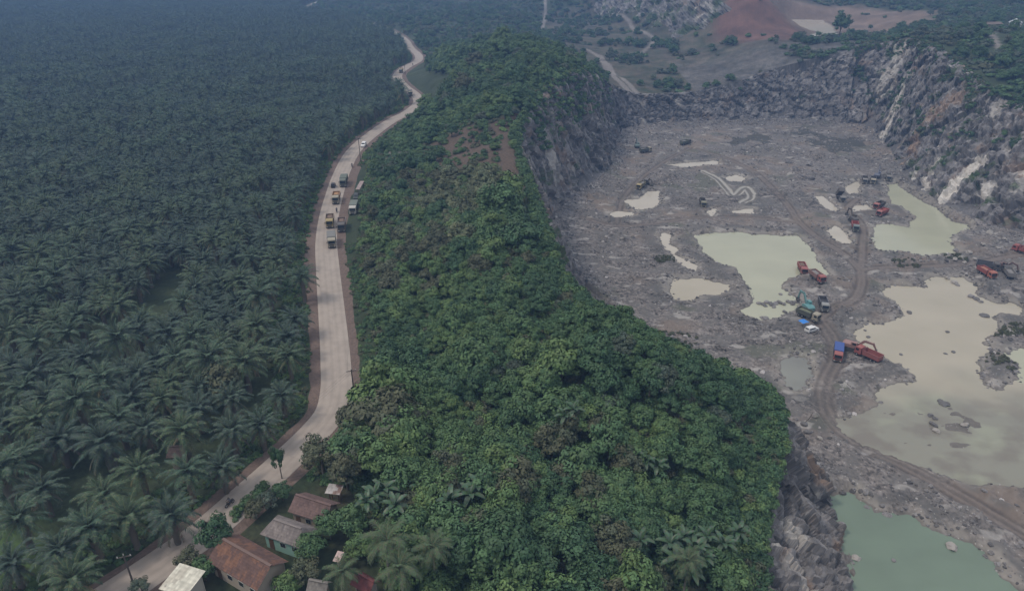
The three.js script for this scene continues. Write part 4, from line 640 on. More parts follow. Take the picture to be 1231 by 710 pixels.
function house({ name = 'house', corners, size, label, eave = 2.6, rise = 1.5, wall, roof, hip = 0, openings = true, shed = false, ridgeShort = false, y0 = 0, ridge }) {
  const c = corners.map((p) => px(p[0], p[1], y0 + eave)); // top, right, bottom, left as seen
  const mid = [0, 1].map((k) => (c[0][k] + c[1][k] + c[2][k] + c[3][k]) / 4), ax = [(c[1][0] - c[0][0] + c[2][0] - c[3][0]) / 2, (c[1][1] - c[0][1] + c[2][1] - c[3][1]) / 2], bx = [(c[3][0] - c[0][0] + c[2][0] - c[1][0]) / 2, (c[3][1] - c[0][1] + c[2][1] - c[1][1]) / 2];
  let L = size ? size[0] : Math.hypot(...ax), W = size ? size[1] : Math.hypot(...bx), turn = size ? size[2] : 0; if (!size) turn = Math.atan2(-ax[1], ax[0]); if (ridgeShort) { [L, W] = [W, L]; turn += Math.PI / 2; }
  const g = thing(name, label, name === 'house' ? 'house' : 'shed', mid[0], Math.min(ground(...mid), y0), mid[1], turn), o = 0.5, w2 = W / 2 - o, l2 = L / 2 - o, up = y0 - g.position.y; eave += up;
  const gable = (x) => { const s = new THREE.Shape([[-w2, 0], [w2, 0], [w2, eave], ...(shed ? [] : [[0, eave + rise * (1 - o / (W / 2)) ]]), [-w2, eave + (shed ? rise * 0.7 : 0)]].map((p) => new THREE.Vector2(...p))), e = new THREE.ExtrudeGeometry(s, { depth: 0.15, bevelEnabled: false }); e.rotateY(Math.PI / 2); e.translate(x, 0, 0); return e; };
  if (wall) { mesh('wall', hip ? merge([box(2 * l2, eave, 0.15, 0, eave / 2, w2), box(2 * l2, eave, 0.15, 0, eave / 2, -w2), box(0.15, eave, 2 * w2 - 0.2, l2, eave / 2, 0), box(0.15, eave, 2 * w2 - 0.2, -l2, eave / 2, 0)]) : merge([box(2 * l2, eave, 0.15, 0, eave / 2, w2), box(2 * l2, eave, 0.15, 0, eave / 2, -w2), gable(l2 - 0.2), gable(-l2 + 0.05)].map((q) => { q.deleteAttribute('uv'); return q; })), wall, g); }
  else for (const [sx, sz] of [[1, 1], [1, -1], [-1, 1], [-1, -1]]) mesh('post', box(0.12, eave, 0.12, sx * l2, eave / 2, sz * w2), woodDoor, g);
  // roof slopes: slabs with ribs of real depth
  const slope = (s) => { const pos = [], uv = [], idx = [], n = Math.ceil(L / 0.24), y1 = eave + 0.08, y2 = eave + rise + 0.08, z1 = s * W / 2, z2 = shed ? -s * W / 2 : 0; for (let i = 0; i <= n; i++) { const x = -L / 2 + L * i / n, k = hip ? Math.max(0, 1 - (L / 2 - Math.abs(x)) / (W / 2 * hip)) : 0, b = (i % 2) * 0.045; for (const [t, d] of [[0, 0], [0, 0.09], [1, 0.09]]) { const T = t * (1 - k); pos.push(x, lerp(y1, y2, T) + d + b, lerp(z1, z2, T)); uv.push(x, t * W / 2); } if (i) for (let j = 0; j < 2; j++) { const a = (i - 1) * 3 + j, e = i * 3 + j; s > 0 ? idx.push(a, e, a + 1, a + 1, e, e + 1) : idx.push(a, a + 1, e, a + 1, e + 1, e); } } return geo(pos, idx, null, uv); };
  mesh('roof', slope(1), roof, g); if (!shed) { const other = mesh('roof', slope(-1), roof, g); mesh('ridge_cap', box(L - (hip ? W * hip : 0) - 0.1, 0.1, 0.4, 0, eave + rise + 0.2, 0), ridge ?? roof, g); if (hip) for (const s of [-1, 1]) { const x0 = s * L / 2, x1 = s * (L / 2 - W / 2 * hip), q = geo([x0, eave + 0.2, -W / 2, x0, eave + 0.2, W / 2, x1, eave + rise + 0.2, 0], s > 0 ? [0, 1, 2].reverse() : [0, 1, 2], null, [0, 0, W, 0, W / 2, W / 2]); mesh('roof_hip', q, roof, g); } }
  if (openings && wall) for (const s of [1, -1]) { const n = Math.max(2, Math.round(L / 2.6)); for (let i = 0; i < n; i++) { const x = -l2 + (i + 0.5) * 2 * l2 / n, z = s * (w2 + 0.085); if (i === 0) mesh('door', box(0.85, 1.95, 0.06, x, 0.98 + up, z), woodDoor, g); else { const f = mesh('window', box(1.0, 0.95, 0.07, x, 1.55 + up, z), frameWhite, g); mesh('pane', box(0.42, 0.8, 0.03, x - 0.23, 1.55 + up, z + s * 0.04), glassDark, f); mesh('pane', box(0.42, 0.8, 0.03, x + 0.23, 1.55 + up, z + s * 0.04), glassDark, f); } } }
  return { g, L, W };
}
house({ corners: [[288,645],[350,676],[306,711],[248,673]], label: 'large house with weathered brown and orange tiled roof beside the road', eave: 2.8, rise: 1.9, wall: M(0.35, 0.3, 0.25), roof: roofMat([0.105, 0.06, 0.05], [0.155, 0.078, 0.052], 4, -0.04), ridge: M(0.15, 0.1, 0.085) });
house({ corners: [[335,620],[384,636],[360,660],[311,642]], label: 'grey roofed house with mint green walls', eave: 2.6, rise: 1.5, hip: 0.55, wall: M(0.26, 0.44, 0.38, 0.7), roof: roofMat([0.19, 0.165, 0.155], [0.15, 0.13, 0.125], 8, 0) });
house({ corners: [[363,592],[415,606],[384,629],[350,616]], label: 'house with a dull rusty brown roof behind the mint house', eave: 2.6, rise: 1.5, wall: M(0.3, 0.25, 0.2), roof: roofMat([0.125, 0.08, 0.072], [0.10, 0.064, 0.06], 15, 0.02) });
house({ corners: [[225,680],[249,696],[222,713],[182,709]], label: 'building with pale cream sheet metal roof on the road edge', eave: 3, rise: 0.5, shed: true, wall: M(0.4, 0.38, 0.34), roof: roofMat([0.52, 0.5, 0.42], [0.45, 0.42, 0.35], 21, -0.1, 0.5) });
house({ name: 'shed', corners: [[394,584],[412,585],[410,596],[392,593]], label: 'small tin roofed open shed behind the rusty brown house', eave: 2.1, rise: 0.3, shed: true, roof: roofMat([0.35, 0.33, 0.32], [0.18, 0.12, 0.1], 30, -0.05, 0.6), openings: false });
house({ corners: [[436,688],[458,701],[444,716],[420,703]], label: 'small house with dark red metal roof among coconut palms', eave: 2.6, rise: 1.3, wall: M(0.32, 0.28, 0.26), roof: roofMat([0.14, 0.035, 0.034], [0.11, 0.03, 0.03], 33, 0, 0.6) });
house({ name: 'shed', corners: [[406,665],[414,667],[408,677],[400,675]], label: 'tiny shed with a white edged red roof between trees', eave: 2.1, rise: 0.4, shed: true, wall: M(0.4, 0.36, 0.34), roof: roofMat([0.4, 0.3, 0.28], [0.2, 0.06, 0.05], 36, 0, 0.6), openings: false });
house({ name: 'shed', corners: [[378,696],[400,701],[392,716],[366,712]], label: 'low grey thatched shed beneath a coconut palm', eave: 2.2, rise: 1.1, wall: M(0.25, 0.22, 0.18), roof: roofMat([0.17, 0.155, 0.14], [0.13, 0.12, 0.11], 39, 0), openings: false });
house({ name: 'shed', corners: [[200,538],[222,537],[228,548],[206,550]], label: 'brown roofed hut hidden among the oil palms', eave: 3.2, rise: 1.1, wall: M(0.25, 0.2, 0.16), roof: roofMat([0.12, 0.085, 0.075], [0.1, 0.07, 0.062], 42, 0), openings: false });
house({ name: 'shed', corners: [[473,183],[494,183],[488,193],[463,191]], label: 'grey roofed shed half sunk in ridge bushes above the road', eave: 3.0, rise: 1.4, wall: M(0.2, 0.18, 0.16), roof: roofMat([0.13, 0.115, 0.105], [0.10, 0.09, 0.085], 45, 0), y0: ground(...px(480, 188, 5)), openings: false });
house({ name: 'shed', corners: [[431,219],[436,219],[434,228],[429,228]], label: 'little tin roofed stall beside the parked trucks', eave: 2.3, rise: 0.3, shed: true, roof: roofMat([0.3, 0.24, 0.23], [0.25, 0.2, 0.19], 48, 0), openings: false });
{ const y0 = ground(...px(1220, 30, 28)); house({ corners: [[1212,24],[1228,22],[1231,30],[1215,33]], label: 'white walled house with pale roof on the far green hill', eave: 3, rise: 2.2, wall: M(0.6, 0.6, 0.6), roof: roofMat([0.4, 0.42, 0.45], [0.36, 0.38, 0.4], 51, 0, 0.6), y0, size: [11, 8, 1.0] }); }
{ const y0 = ground(...px(1192, 28, 28)); house({ name: 'shed', corners: [[1184,26],[1198,25],[1202,31],[1188,33]], label: 'low brown shed near the white hill house', eave: 2.5, rise: 1.2, wall: M(0.2, 0.16, 0.13), roof: roofMat([0.16, 0.12, 0.1], [0.13, 0.1, 0.09], 54, 0), y0, size: [13, 6, 0.2], openings: false }); }

// ---------------------------------------------------------------- utility poles with their wires
{
  const pm = M(0.09, 0.075, 0.065, 0.9), wm = M(0.03, 0.03, 0.03, 0.6), tops = [];
  for (const [u, v, h, label] of [[425.5,472,5.6,'wooden utility pole with crossarm at the forest edge by the road'],[433.5,195,10,'tall utility pole beside the road near the white car'],[162,707,6.5,'utility pole at the road edge below the white roof'],[487,90,10,'distant utility pole at the far double bend']]) {
    const [x, z] = px(u, v), g = thing('utility_pole', label, 'utility pole', x, ground(x, z), z, 0.3); mesh('pole', cyl(0.15, 0.1, h, 0, h / 2, 0, 8), pm, g); mesh('crossarm', box(1.9, 0.12, 0.12, 0, h - 0.35, 0), pm, g);
    for (const s of [-0.8, 0, 0.8]) mesh('insulator', cyl(0.06, 0.04, 0.22, s, h - 0.18 + (s ? 0 : 0.28), 0, 6), frameWhite, g); tops.push([x, g.position.y + h, z]);
  }
  for (const [a, b] of [[2, 0], [0, 1], [1, 3]]) for (const s of [-0.76, 0, 0.76]) { const p = new THREE.Vector3(tops[a][0] + s, tops[a][1] - 0.2, tops[a][2] - s * 0.3), q = new THREE.Vector3(tops[b][0] + s, tops[b][1] - 0.2, tops[b][2] - s * 0.3), m = p.clone().lerp(q, 0.5); m.y -= 1.1; tag(mesh('power_line', new THREE.TubeGeometry(new THREE.QuadraticBezierCurve3(p, m, q), 24, 0.012, 4), wm), ['thin black wire from the white roof pole to the crossarm pole', 'thin black wire between the crossarm pole and the tall roadside pole', 'thin black wire from the tall roadside pole to the distant bend'][[2, 0, 1].indexOf(a)], 'wire', 'overhead wires'); }
}

// ---------------------------------------------------------------- vehicles
const tyreM = M(0.02, 0.02, 0.02, 0.9), steelM = M(0.06, 0.058, 0.055, 0.7), glassM = M(0.02, 0.025, 0.03, 0.12), lampM = M(0.6, 0.58, 0.5, 0.3), chromeM = M(0.4, 0.4, 0.4, 0.4, { metalness: 0.6 }), mudM = M(0.13, 0.105, 0.09, 0.95);
const paint = (() => { const cache = {}; return (c) => cache[c.join()] ??= new THREE.MeshPhysicalMaterial({ color: new THREE.Color().setRGB(...c), roughness: 0.5, clearcoat: 0.2, clearcoatRoughness: 0.4 }); })();
const dust = (c) => c.map((v, i) => lerp(v, [0.19, 0.165, 0.145][i], 0.36));
const wheelG = merge([cyl(0.48, 0.48, 0.3, 0, 0, 0, 18, 'z')]), hubG = cyl(0.22, 0.22, 0.34, 0, 0, 0, 12, 'z');
function wheel(g, x, y, z, k = 1) { const w = mesh('wheel', wheelG, tyreM, g); w.position.set(x, y, z); w.scale.set(k, k, k); mesh('rim', hubG, chromeM, w); }
const profile = (pts, width, bevel = 0.05) => { const e = new THREE.ExtrudeGeometry(new THREE.Shape(pts.map((p) => new THREE.Vector2(...p))), { depth: width - 2 * bevel, bevelThickness: bevel, bevelSize: bevel, bevelSegments: 2 }); e.translate(0, 0, -width / 2 + bevel); return e; };
const cabG = profile([[1.75, 0.75], [3.55, 0.75], [3.62, 1.5], [3.42, 2.5], [3.2, 2.72], [1.8, 2.72]], 2.25, 0.07);
const windG = (() => { const g = box(0.05, 0.85, 1.9); g.rotateZ(0.2); g.translate(3.62, 1.98, 0); return g; })();
const sideG = box(0.85, 0.65, 0.04), bumperG = box(0.25, 0.4, 2.3, 3.68, 0.62, 0), chassisG = merge([box(7.2, 0.28, 0.25, 0, 0.82, 0.42), box(7.2, 0.28, 0.25, 0, 0.82, -0.42), box(0.9, 0.5, 0.5, 0.7, 0.7, 0.85), box(0.9, 0.5, 0.5, 0.7, 0.7, -0.85), box(0.2, 0.15, 2.1, -3.4, 0.75, 0)]);
function bedG(h) { const L = 4.9, W = 2.35, x = -1.1, y = 1.15, list = [box(L, 0.12, W, x, y, 0), box(L, h, 0.09, x, y + h / 2, W / 2), box(L, h, 0.09, x, y + h / 2, -W / 2), box(0.09, h + 0.35, W - 0.1, x + L / 2 - 0.05, y + (h + 0.35) / 2, 0), box(0.09, h, W - 0.1, x - L / 2 + 0.05, y + h / 2, 0)]; for (let i = 0; i <= 6; i++) for (const s of [-1, 1]) list.push(box(0.1, h + 0.02, 0.08, x - L / 2 + 0.1 + i * (L - 0.2) / 6, y + h / 2, s * (W / 2 + 0.07))); for (const s of [-1, 1]) list.push(box(L + 0.02, 0.1, 0.18, x, y + h, s * (W / 2 + 0.03))); return merge(list); }
const bedLow = bedG(0.95), bedHigh = bedG(1.35);
const loadG = (() => { const g = new THREE.PlaneGeometry(4.7, 2.2, 14, 8); g.rotateX(-Math.PI / 2); const p = g.attributes.position; for (let i = 0; i < p.count; i++) { const x = p.getX(i), z = p.getZ(i), e = Math.min(1, (2.35 - Math.abs(x)) * 1.2) * Math.min(1, (1.1 - Math.abs(z)) * 1.8); p.setY(i, 0.5 * e + 0.14 * noise2(x * 2, z * 2) * (0.3 + e)); } const q = g.toNonIndexed(); q.computeVertexNormals(); return q; })();
const tarpG = profile([[-3.6, 0], [1.4, 0], [1.4, 0.35], [1.2, 0.5], [-3.4, 0.5], [-3.6, 0.35]], 2.5, 0.06);
const aim = (u, v, du, dv, y) => { const a = px(u, v, y), b = px(u + du, v + dv, y); return [a[0], a[1], Math.atan2(-(b[1] - a[1]), b[0] - a[0])]; };
function base(name, label, cat, u, v, du, dv, up, group, scale) { let y = u > 560 ? FLOOR : 0; const [x, z, t] = aim(u, v, du, dv, y + up); const gy = u > 560 ? Math.max(pitFloor(x, z), WATER - 0.15) : 0.19; const off = u < 560 && lineNear(ROAD, x, z)[0] > 3.2; const g = thing(name, label, cat, x, off ? 0.06 : gy, z, t, group); if (scale) g.scale.setScalar(scale); return g; }
function truck({ u, v, d, cab, bed = cab, load, tarp, raised = 0, high = true, label, group, scale }) {
  const g = base('dump_truck', label, 'truck', u, v, ...d, 1.3, group, scale);
  mesh('chassis', chassisG, steelM, g); const c = mesh('cab', cabG, paint(dust(cab)), g); mesh('windshield', windG, glassM, c);
  for (const s of [-1, 1]) { const w = mesh('side_window', sideG, glassM, c); w.position.set(2.85, 2.05, s * 1.13); const l = mesh('headlight', box(0.05, 0.18, 0.35, 3.8, 0.75, s * 0.8), lampM, g); const mir = mesh('mirror', box(0.08, 0.4, 0.2, 3.6, 2.0, s * 1.3), steelM, g); }
  mesh('bumper', bumperG, steelM, g); mesh('grille', box(0.04, 0.35, 1.3, 3.68, 1.2, 0), steelM, g);
  const hold = new THREE.Group(); hold.name = 'cargo_bed'; hold.position.set(-3.5, 1.1, 0); hold.rotation.z = raised; g.add(hold);
  const b = mesh('bed_box', high ? bedHigh : bedLow, paint(dust(bed)), hold); b.position.set(3.5, -1.1, 0);
  if (load) { const l = mesh('load', loadG, load, hold); l.position.set(2.4, (high ? 0.75 : 0.45), 0); }
  if (tarp) { const l = mesh('tarpaulin', tarpG, tarp, hold); l.position.set(3.5, high ? 1.36 : 0.98, 0); }
  for (const s of [-1, 1]) { wheel(g, 2.75, 0.48, s * 0.98); wheel(g, -1.35, 0.48, s * 0.9); wheel(g, -2.45, 0.48, s * 0.9); }
  return g;
}
const sand = M(0.33, 0.19, 0.10, 0.95), gravel = M(0.2, 0.19, 0.185, 0.95), soil = M(0.16, 0.11, 0.085, 0.95), greyTarp = M(0.17, 0.17, 0.165, 0.8), blueTarp = M(0.05, 0.09, 0.28, 0.7);
const PAINT = { green: [0.06, 0.10, 0.07], darkgreen: [0.035, 0.06, 0.045], yellow: [0.36, 0.27, 0.07], cream: [0.36, 0.33, 0.24], red: [0.34, 0.045, 0.04], orange: [0.42, 0.09, 0.04], white: [0.6, 0.58, 0.53], navy: [0.03, 0.045, 0.075], black: [0.035, 0.035, 0.038], grey: [0.2, 0.2, 0.2], teal: [0.05, 0.22, 0.24], pink: [0.27, 0.13, 0.12] };
const P = PAINT;
// on the road
truck({ u: 413, v: 218, d: [-4, 12], cab: P.green, bed: P.darkgreen, tarp: M(0.11, 0.13, 0.11, 0.8), label: 'green truck with grey green cover ahead of the small dark van on the road' });
truck({ u: 404, v: 238, d: [-3, 12], cab: P.cream, bed: [0.3, 0.16, 0.06], load: sand, label: 'cream cab truck heaped with orange sand on the road' });
truck({ u: 396.5, v: 266, d: [-1.2, 12], cab: P.yellow, bed: [0.2, 0.14, 0.08], load: soil, label: 'dull yellow truck loaded with brown earth on the road' });
truck({ u: 398.5, v: 289, d: [0.6, 12], cab: P.cream, bed: P.grey, tarp: greyTarp, label: 'cream cab truck with plain grey cover on the road' });
truck({ u: 410.5, v: 270, d: [-1, 12], cab: P.black, bed: [0.16, 0.12, 0.11], load: soil, label: 'dark truck with brown load parked on the earth verge' });
truck({ u: 425, v: 250, d: [-4, 12], cab: P.white, bed: P.green, tarp: M(0.14, 0.16, 0.14, 0.8), label: 'white cab truck parked half under roadside bushes' });
truck({ u: 493, v: 112, d: [2, 10], cab: P.cream, bed: [0.09, 0.08, 0.13], load: gravel, label: 'truck with purple grey bed below the double bend' });
truck({ u: 482, v: 85, d: [-4, 8], cab: P.cream, bed: P.yellow, load: sand, label: 'sandy coloured truck at the far bend by a pole' });
truck({ u: 483.5, v: 47, d: [4, 8], cab: P.navy, bed: P.black, tarp: M(0.3, 0.3, 0.3), label: 'dark truck leading the distant queue on the road' });
truck({ u: 486.5, v: 54.5, d: [4, 8], cab: P.navy, bed: P.black, load: soil, label: 'dark truck last in the distant queue on the road' });
truck({ u: 478, v: 43.5, d: [5, 6], cab: P.white, bed: P.grey, tarp: M(0.45, 0.45, 0.45), label: 'white truck in the distant queue on the road' });
truck({ u: 463, v: 36, d: [6, 5], cab: P.white, bed: P.white, tarp: M(0.5, 0.5, 0.5), label: 'pale truck furthest along the distant road' });
// in the pit
truck({ u: 776, v: 181, d: [12, -1.5], cab: P.cream, bed: P.darkgreen, load: gravel, label: 'dark green dump truck with white cab under the rock buttress' });
truck({ u: 824, v: 171.5, d: [12, -2.5], cab: P.black, bed: P.green, load: gravel, label: 'grey green dump truck alone near the back wall' });
truck({ u: 770.5, v: 224, d: [-10, 8], cab: P.yellow, bed: [0.16, 0.15, 0.08], load: gravel, label: 'yellowish dump truck above the pale puddle' });
truck({ u: 845, v: 244, d: [4, 10], cab: [0.2, 0.2, 0.12], bed: P.black, label: 'dark empty dump truck between puddles' });
truck({ u: 1011, v: 238, d: [8, 9], cab: P.grey, bed: P.black, raised: 0.75, label: 'black dump truck tipping its raised bed' });
truck({ u: 1028, v: 274, d: [3, 10], cab: [0.12, 0.18, 0.18], bed: P.red, label: 'dump truck with red bed and grey green cab at the track fork' });
truck({ u: 1061, v: 255.5, d: [-12, 6], cab: P.red, bed: P.red, load: M(0.27, 0.06, 0.05, 0.9), label: 'bright red dump truck between the two ponds' });
truck({ u: 1057, v: 247.5, d: [-12, 6], cab: P.red, bed: P.black, label: 'red and black dump truck standing behind the bright red one' });
truck({ u: 1040, v: 216.5, d: [0.5, 10], cab: P.grey, bed: P.black, label: 'black dump truck being loaded at the foot of the wall' });
truck({ u: 1050, v: 217, d: [-1, 10], cab: P.cream, bed: P.navy, label: 'navy dump truck with pale cab beside the blue excavator' });
truck({ u: 1068, v: 214, d: [3, 10], cab: P.grey, bed: P.grey, label: 'grey dump truck next to the olive pond inlet' });
truck({ u: 965.5, v: 321, d: [5, 10], cab: P.red, bed: P.red, load: soil, label: 'red dump truck standing at the water edge of the olive pond' });
truck({ u: 982, v: 336, d: [9, 7], cab: P.red, bed: P.pink, load: gravel, label: 'red dump truck with gravel load behind the pond edge truck' });
truck({ u: 990, v: 366, d: [3.5, 10], cab: [0.28, 0.3, 0.3], bed: P.navy, label: 'dark blue dump truck beside the teal excavator' });
truck({ u: 971.5, v: 380, d: [11, 4.5], cab: P.cream, bed: P.darkgreen, load: M(0.13, 0.14, 0.09, 0.95), label: 'long dark green dump truck with white cab by the teal excavator' });
truck({ u: 1008, v: 424, d: [-0.8, 10], cab: P.red, bed: P.navy, tarp: blueTarp, label: 'red truck with bright blue covered bed on the haul road' });
truck({ u: 1044, v: 428, d: [-11, -5], cab: P.red, bed: [0.3, 0.05, 0.05], label: 'empty red dump truck on the bank of the large pond' });
truck({ u: 1186, v: 329, d: [10, 6], cab: P.orange, bed: P.red, load: M(0.3, 0.14, 0.1, 0.95), label: 'orange red dump truck with load beside the pond corner track' });
truck({ u: 1188, v: 319.5, d: [11, 2], cab: P.black, bed: P.navy, label: 'black dump truck parked behind the orange red one' });
truck({ u: 1213, v: 328, d: [-7, -9], cab: P.black, bed: P.grey, load: gravel, label: 'grey bedded dump truck with red trim facing the wall' });
truck({ u: 1231, v: 301, d: [-11, -3], cab: P.red, bed: P.red, load: soil, label: 'red dump truck on the track under the scarred wall' });

const trackG = (() => { const s = new THREE.Shape(); s.moveTo(-1.5, 0); s.lineTo(1.5, 0); s.absarc(1.5, 0.42, 0.42, -Math.PI / 2, Math.PI / 2); s.lineTo(-1.5, 0.84); s.absarc(-1.5, 0.42, 0.42, Math.PI / 2, Math.PI * 1.5); const e = new THREE.ExtrudeGeometry(s, { depth: 0.55, bevelEnabled: false, curveSegments: 6 }), list = [e]; for (let i = 0; i < 14; i++) list.push(box(0.09, 0.07, 0.58, -1.5 + i * 3 / 13, 0.87, 0.275)); return merge(list); })();
function limb(a, b, w0, w1, d) { const l = Math.hypot(b[0] - a[0], b[1] - a[1]), s = new THREE.Shape([[0, -w0 / 2], [l, -w1 / 2], [l, w1 / 2], [0, w0 / 2]].map((p) => new THREE.Vector2(...p))), e = new THREE.ExtrudeGeometry(s, { depth: d, bevelEnabled: false }); e.translate(0, 0, -d / 2); e.rotateZ(Math.atan2(b[1] - a[1], b[0] - a[0])); e.translate(a[0], a[1], 0); return e; }
function excavator({ u, v, d, c, label, pose = 0, scale = 1, wheels }) {
  const g = base('excavator', label, 'excavator', u, v, ...d, 1.4, null, scale), body = paint(dust(c)), arm = paint(dust(c.map((q) => q * 0.8)));
  for (const s of [-1, 1]) { const t = mesh('track', trackG, steelM, g); t.position.set(0, 0, s > 0 ? 0.8 : -1.35); }
  mesh('undercarriage', merge([box(1.6, 0.4, 1.7, 0, 0.65, 0), cyl(0.7, 0.7, 0.3, 0, 0.95, 0, 16)]), steelM, g);
  mesh('body', merge([profile([[-2.3, 1.15], [1.2, 1.15], [1.2, 1.7], [0.4, 2.1], [-2.0, 2.15], [-2.4, 1.8]], 2.5, 0.08)]), body, g);
  const cb = mesh('cab', profile([[-0.2, 1.75], [1.35, 1.75], [1.5, 2.2], [1.25, 2.95], [-0.2, 2.95]], 0.95, 0.05).translate(0, 0, 0.78), body, g); mesh('windshield', box(0.05, 0.8, 0.8, 1.47, 2.45, 0.78, 0, 0, 0.25), glassM, cb); mesh('side_window', box(1.0, 0.6, 0.04, 0.6, 2.5, 1.28), glassM, cb);
  const E = [[0.9, 1.8], [3.0, 4.3], [5.4, 4.0], [6.0, 1.6]].map(([x, y]) => [x, y + pose]), el = E[2], tip = [E[3][0] - 0.4 * pose, Math.max(0.9, E[3][1] - pose * 1.4)];
  mesh('boom', merge([limb(E[0], E[1], 0.55, 0.7, 0.4), limb(E[1], el, 0.7, 0.45, 0.4)]), arm, g); mesh('stick', limb([el[0] - 0.3, el[1] + 0.35], tip, 0.6, 0.35, 0.32), arm, g);
  const bk = new THREE.ExtrudeGeometry(new THREE.Shape([[0, 0.2], [0.35, -0.1], [0.2, -0.85], [-0.55, -1.0], [-0.85, -0.55], [-0.3, -0.35]].map((p) => new THREE.Vector2(...p))), { depth: 1.1, bevelEnabled: false }); bk.translate(tip[0], tip[1], -0.55); mesh('bucket', bk, steelM, g);
  mesh('hydraulic_cylinder', limb([1.4, 1.75], [2.6, 3.4 + pose], 0.16, 0.16, 0.16), chromeM, g);
  return g;
}
excavator({ u: 971, v: 368, d: [-9, -8], c: [0.06, 0.3, 0.32], label: 'teal excavator reaching over the causeway stones', pose: 0.2 });
excavator({ u: 766, v: 175, d: [-4, -9], c: [0.07, 0.16, 0.17], label: 'dark teal excavator digging at the foot of the buttress', pose: 0.4 });
excavator({ u: 1055, v: 211, d: [5, -8], c: [0.05, 0.08, 0.16], label: 'dark blue excavator at the foot of the scarred wall', pose: 0.1 });
excavator({ u: 1024, v: 417, d: [11, 3], c: [0.34, 0.17, 0.15], label: 'dull red excavator beside the blue covered truck', pose: -0.6, scale: 1.0 });
excavator({ u: 1026, v: 264, d: [-8, -6], c: P.black, label: 'black excavator behind the truck at the track fork', pose: 0 });
excavator({ u: 1208, v: 319, d: [9, 4], c: [0.1, 0.035, 0.035], label: 'dark excavator standing over the grey bedded truck', pose: -0.4, scale: 0.85 });
excavator({ u: 777, v: 219, d: [9, 5], c: P.black, label: 'black excavator on the spoil beside the yellowish truck', pose: -0.2, scale: 0.9 });

function car({ u, v, d, c, label, len = 1, name = 'car', cat = 'car', tall = 0 }) {
  const g = base(name, label, cat, u, v, ...d, 0.8, null, len), p = paint(c);
  mesh('body', profile([[-2.1, 0.35], [2.1, 0.35], [2.15, 0.75], [1.9, 0.95], [1.0, 1.05], [-2.1, 1.05], [-2.15, 0.7]], 1.75, 0.08), p, g);
  const r = mesh('cabin', profile([[-2.0, 1.0], [1.15, 1.0], [0.5, 1.6 + tall], [-1.8, 1.65 + tall], [-2.05, 1.3]], 1.6, 0.08), p, g); mesh('windshield', box(0.05, 0.78 + tall, 1.35, 0.86, 1.34 + tall / 2, 0, 0, 0, 0.82), glassM, r); mesh('rear_window', box(0.05, 0.45, 1.3, -2.08, 1.4, 0, 0, 0, -0.2), glassM, r);
  for (const s of [-1, 1]) { mesh('side_window', box(2.1, 0.38 + tall, 0.04, -0.65, 1.34 + tall / 2, s * 0.81), glassM, r); mesh('headlight', box(0.06, 0.16, 0.35, 2.16, 0.78, s * 0.62), lampM, g); wheel(g, 1.35, 0.33, s * 0.78, 0.66); wheel(g, -1.35, 0.33, s * 0.78, 0.66); }
  return g;
}
car({ u: 437, v: 174, d: [-7, 8], c: [0.7, 0.7, 0.7], label: 'white car on the road by the tall utility pole' });
car({ u: 400.5, v: 222.5, d: [3, -10], c: [0.03, 0.025, 0.03], label: 'small dark van driving up the road edge', len: 0.8, name: 'van', cat: 'van', tall: 0.25 });
car({ u: 428, v: 236, d: [-3, 10], c: [0.03, 0.035, 0.035], label: 'dark car parked under bushes behind the white cab truck', len: 0.95 });
car({ u: 976, v: 396.5, d: [10, -3], c: [0.62, 0.62, 0.62], label: 'white pickup car beside the blue tarpaulin shelter' });
{ // blue sheet on posts
  const [x, z] = px(966, 388, FLOOR + 1.6), y = pitFloor(x, z), g = thing('tarpaulin_shelter', 'bright blue tarpaulin shelter beside the white pickup', 'shelter', x, y, z, 0.4);
  const t = new THREE.PlaneGeometry(2.4, 2.2, 8, 8); t.rotateX(-Math.PI / 2); const p = t.attributes.position; for (let i = 0; i < p.count; i++) p.setY(i, 1.75 + 0.12 * noise2(p.getX(i) * 2, p.getZ(i) * 2) + 0.08 * (1 - p.getX(i) ** 2 / 1.5)); t.computeVertexNormals(); mesh('sheet', t, M(0.03, 0.2, 0.6, 0.6, { side: THREE.DoubleSide }), g);
  for (const [a, b] of [[1, 1], [1, -1], [-1, 1], [-1, -1]]) mesh('post', cyl(0.04, 0.04, 1.72, a * 1.1, 0.86, b * 1.0, 6), woodDoor, g);
}
// motorcycles and their riders
function body(joints, bones, head, shade) { // one continuous figure from tapered bones
  const N = 44, mc = new MarchingCubes(N, new THREE.MeshBasicMaterial(), false, false, 40000), S = 1.1; mc.isolation = 0;
  for (let k = 0; k < N; k++) for (let j = 0; j < N; j++) for (let i = 0; i < N; i++) {
    const x = (i / N * 2 - 1) * S, y = (j / N * 2 - 1) * S + 0.9, z = (k / N * 2 - 1) * S; let f = 9;
    for (const [a, b] of bones) { const A = joints[a], B = joints[b], ex = B[0] - A[0], ey = B[1] - A[1], ez = B[2] - A[2], t = clamp(((x - A[0]) * ex + (y - A[1]) * ey + (z - A[2]) * ez) / (ex * ex + ey * ey + ez * ez)), d = Math.hypot(x - A[0] - ex * t, y - A[1] - ey * t, z - A[2] - ez * t) - lerp(A[3], B[3], t), h = clamp(0.5 + 0.5 * (f - d) / 0.05); f = lerp(f, d, h) - 0.05 * h * (1 - h); }
    mc.field[k * N * N + j * N + i] = -f;
  }
  mc.update(); const n = mc.count, pos = [], col = []; for (let i = 0; i < n; i++) { const p = [mc.positionArray[i * 3] * S, mc.positionArray[i * 3 + 1] * S + 0.9, mc.positionArray[i * 3 + 2] * S]; pos.push(...p); col.push(...shade(...p)); }
  return geo(pos, null, col);
}
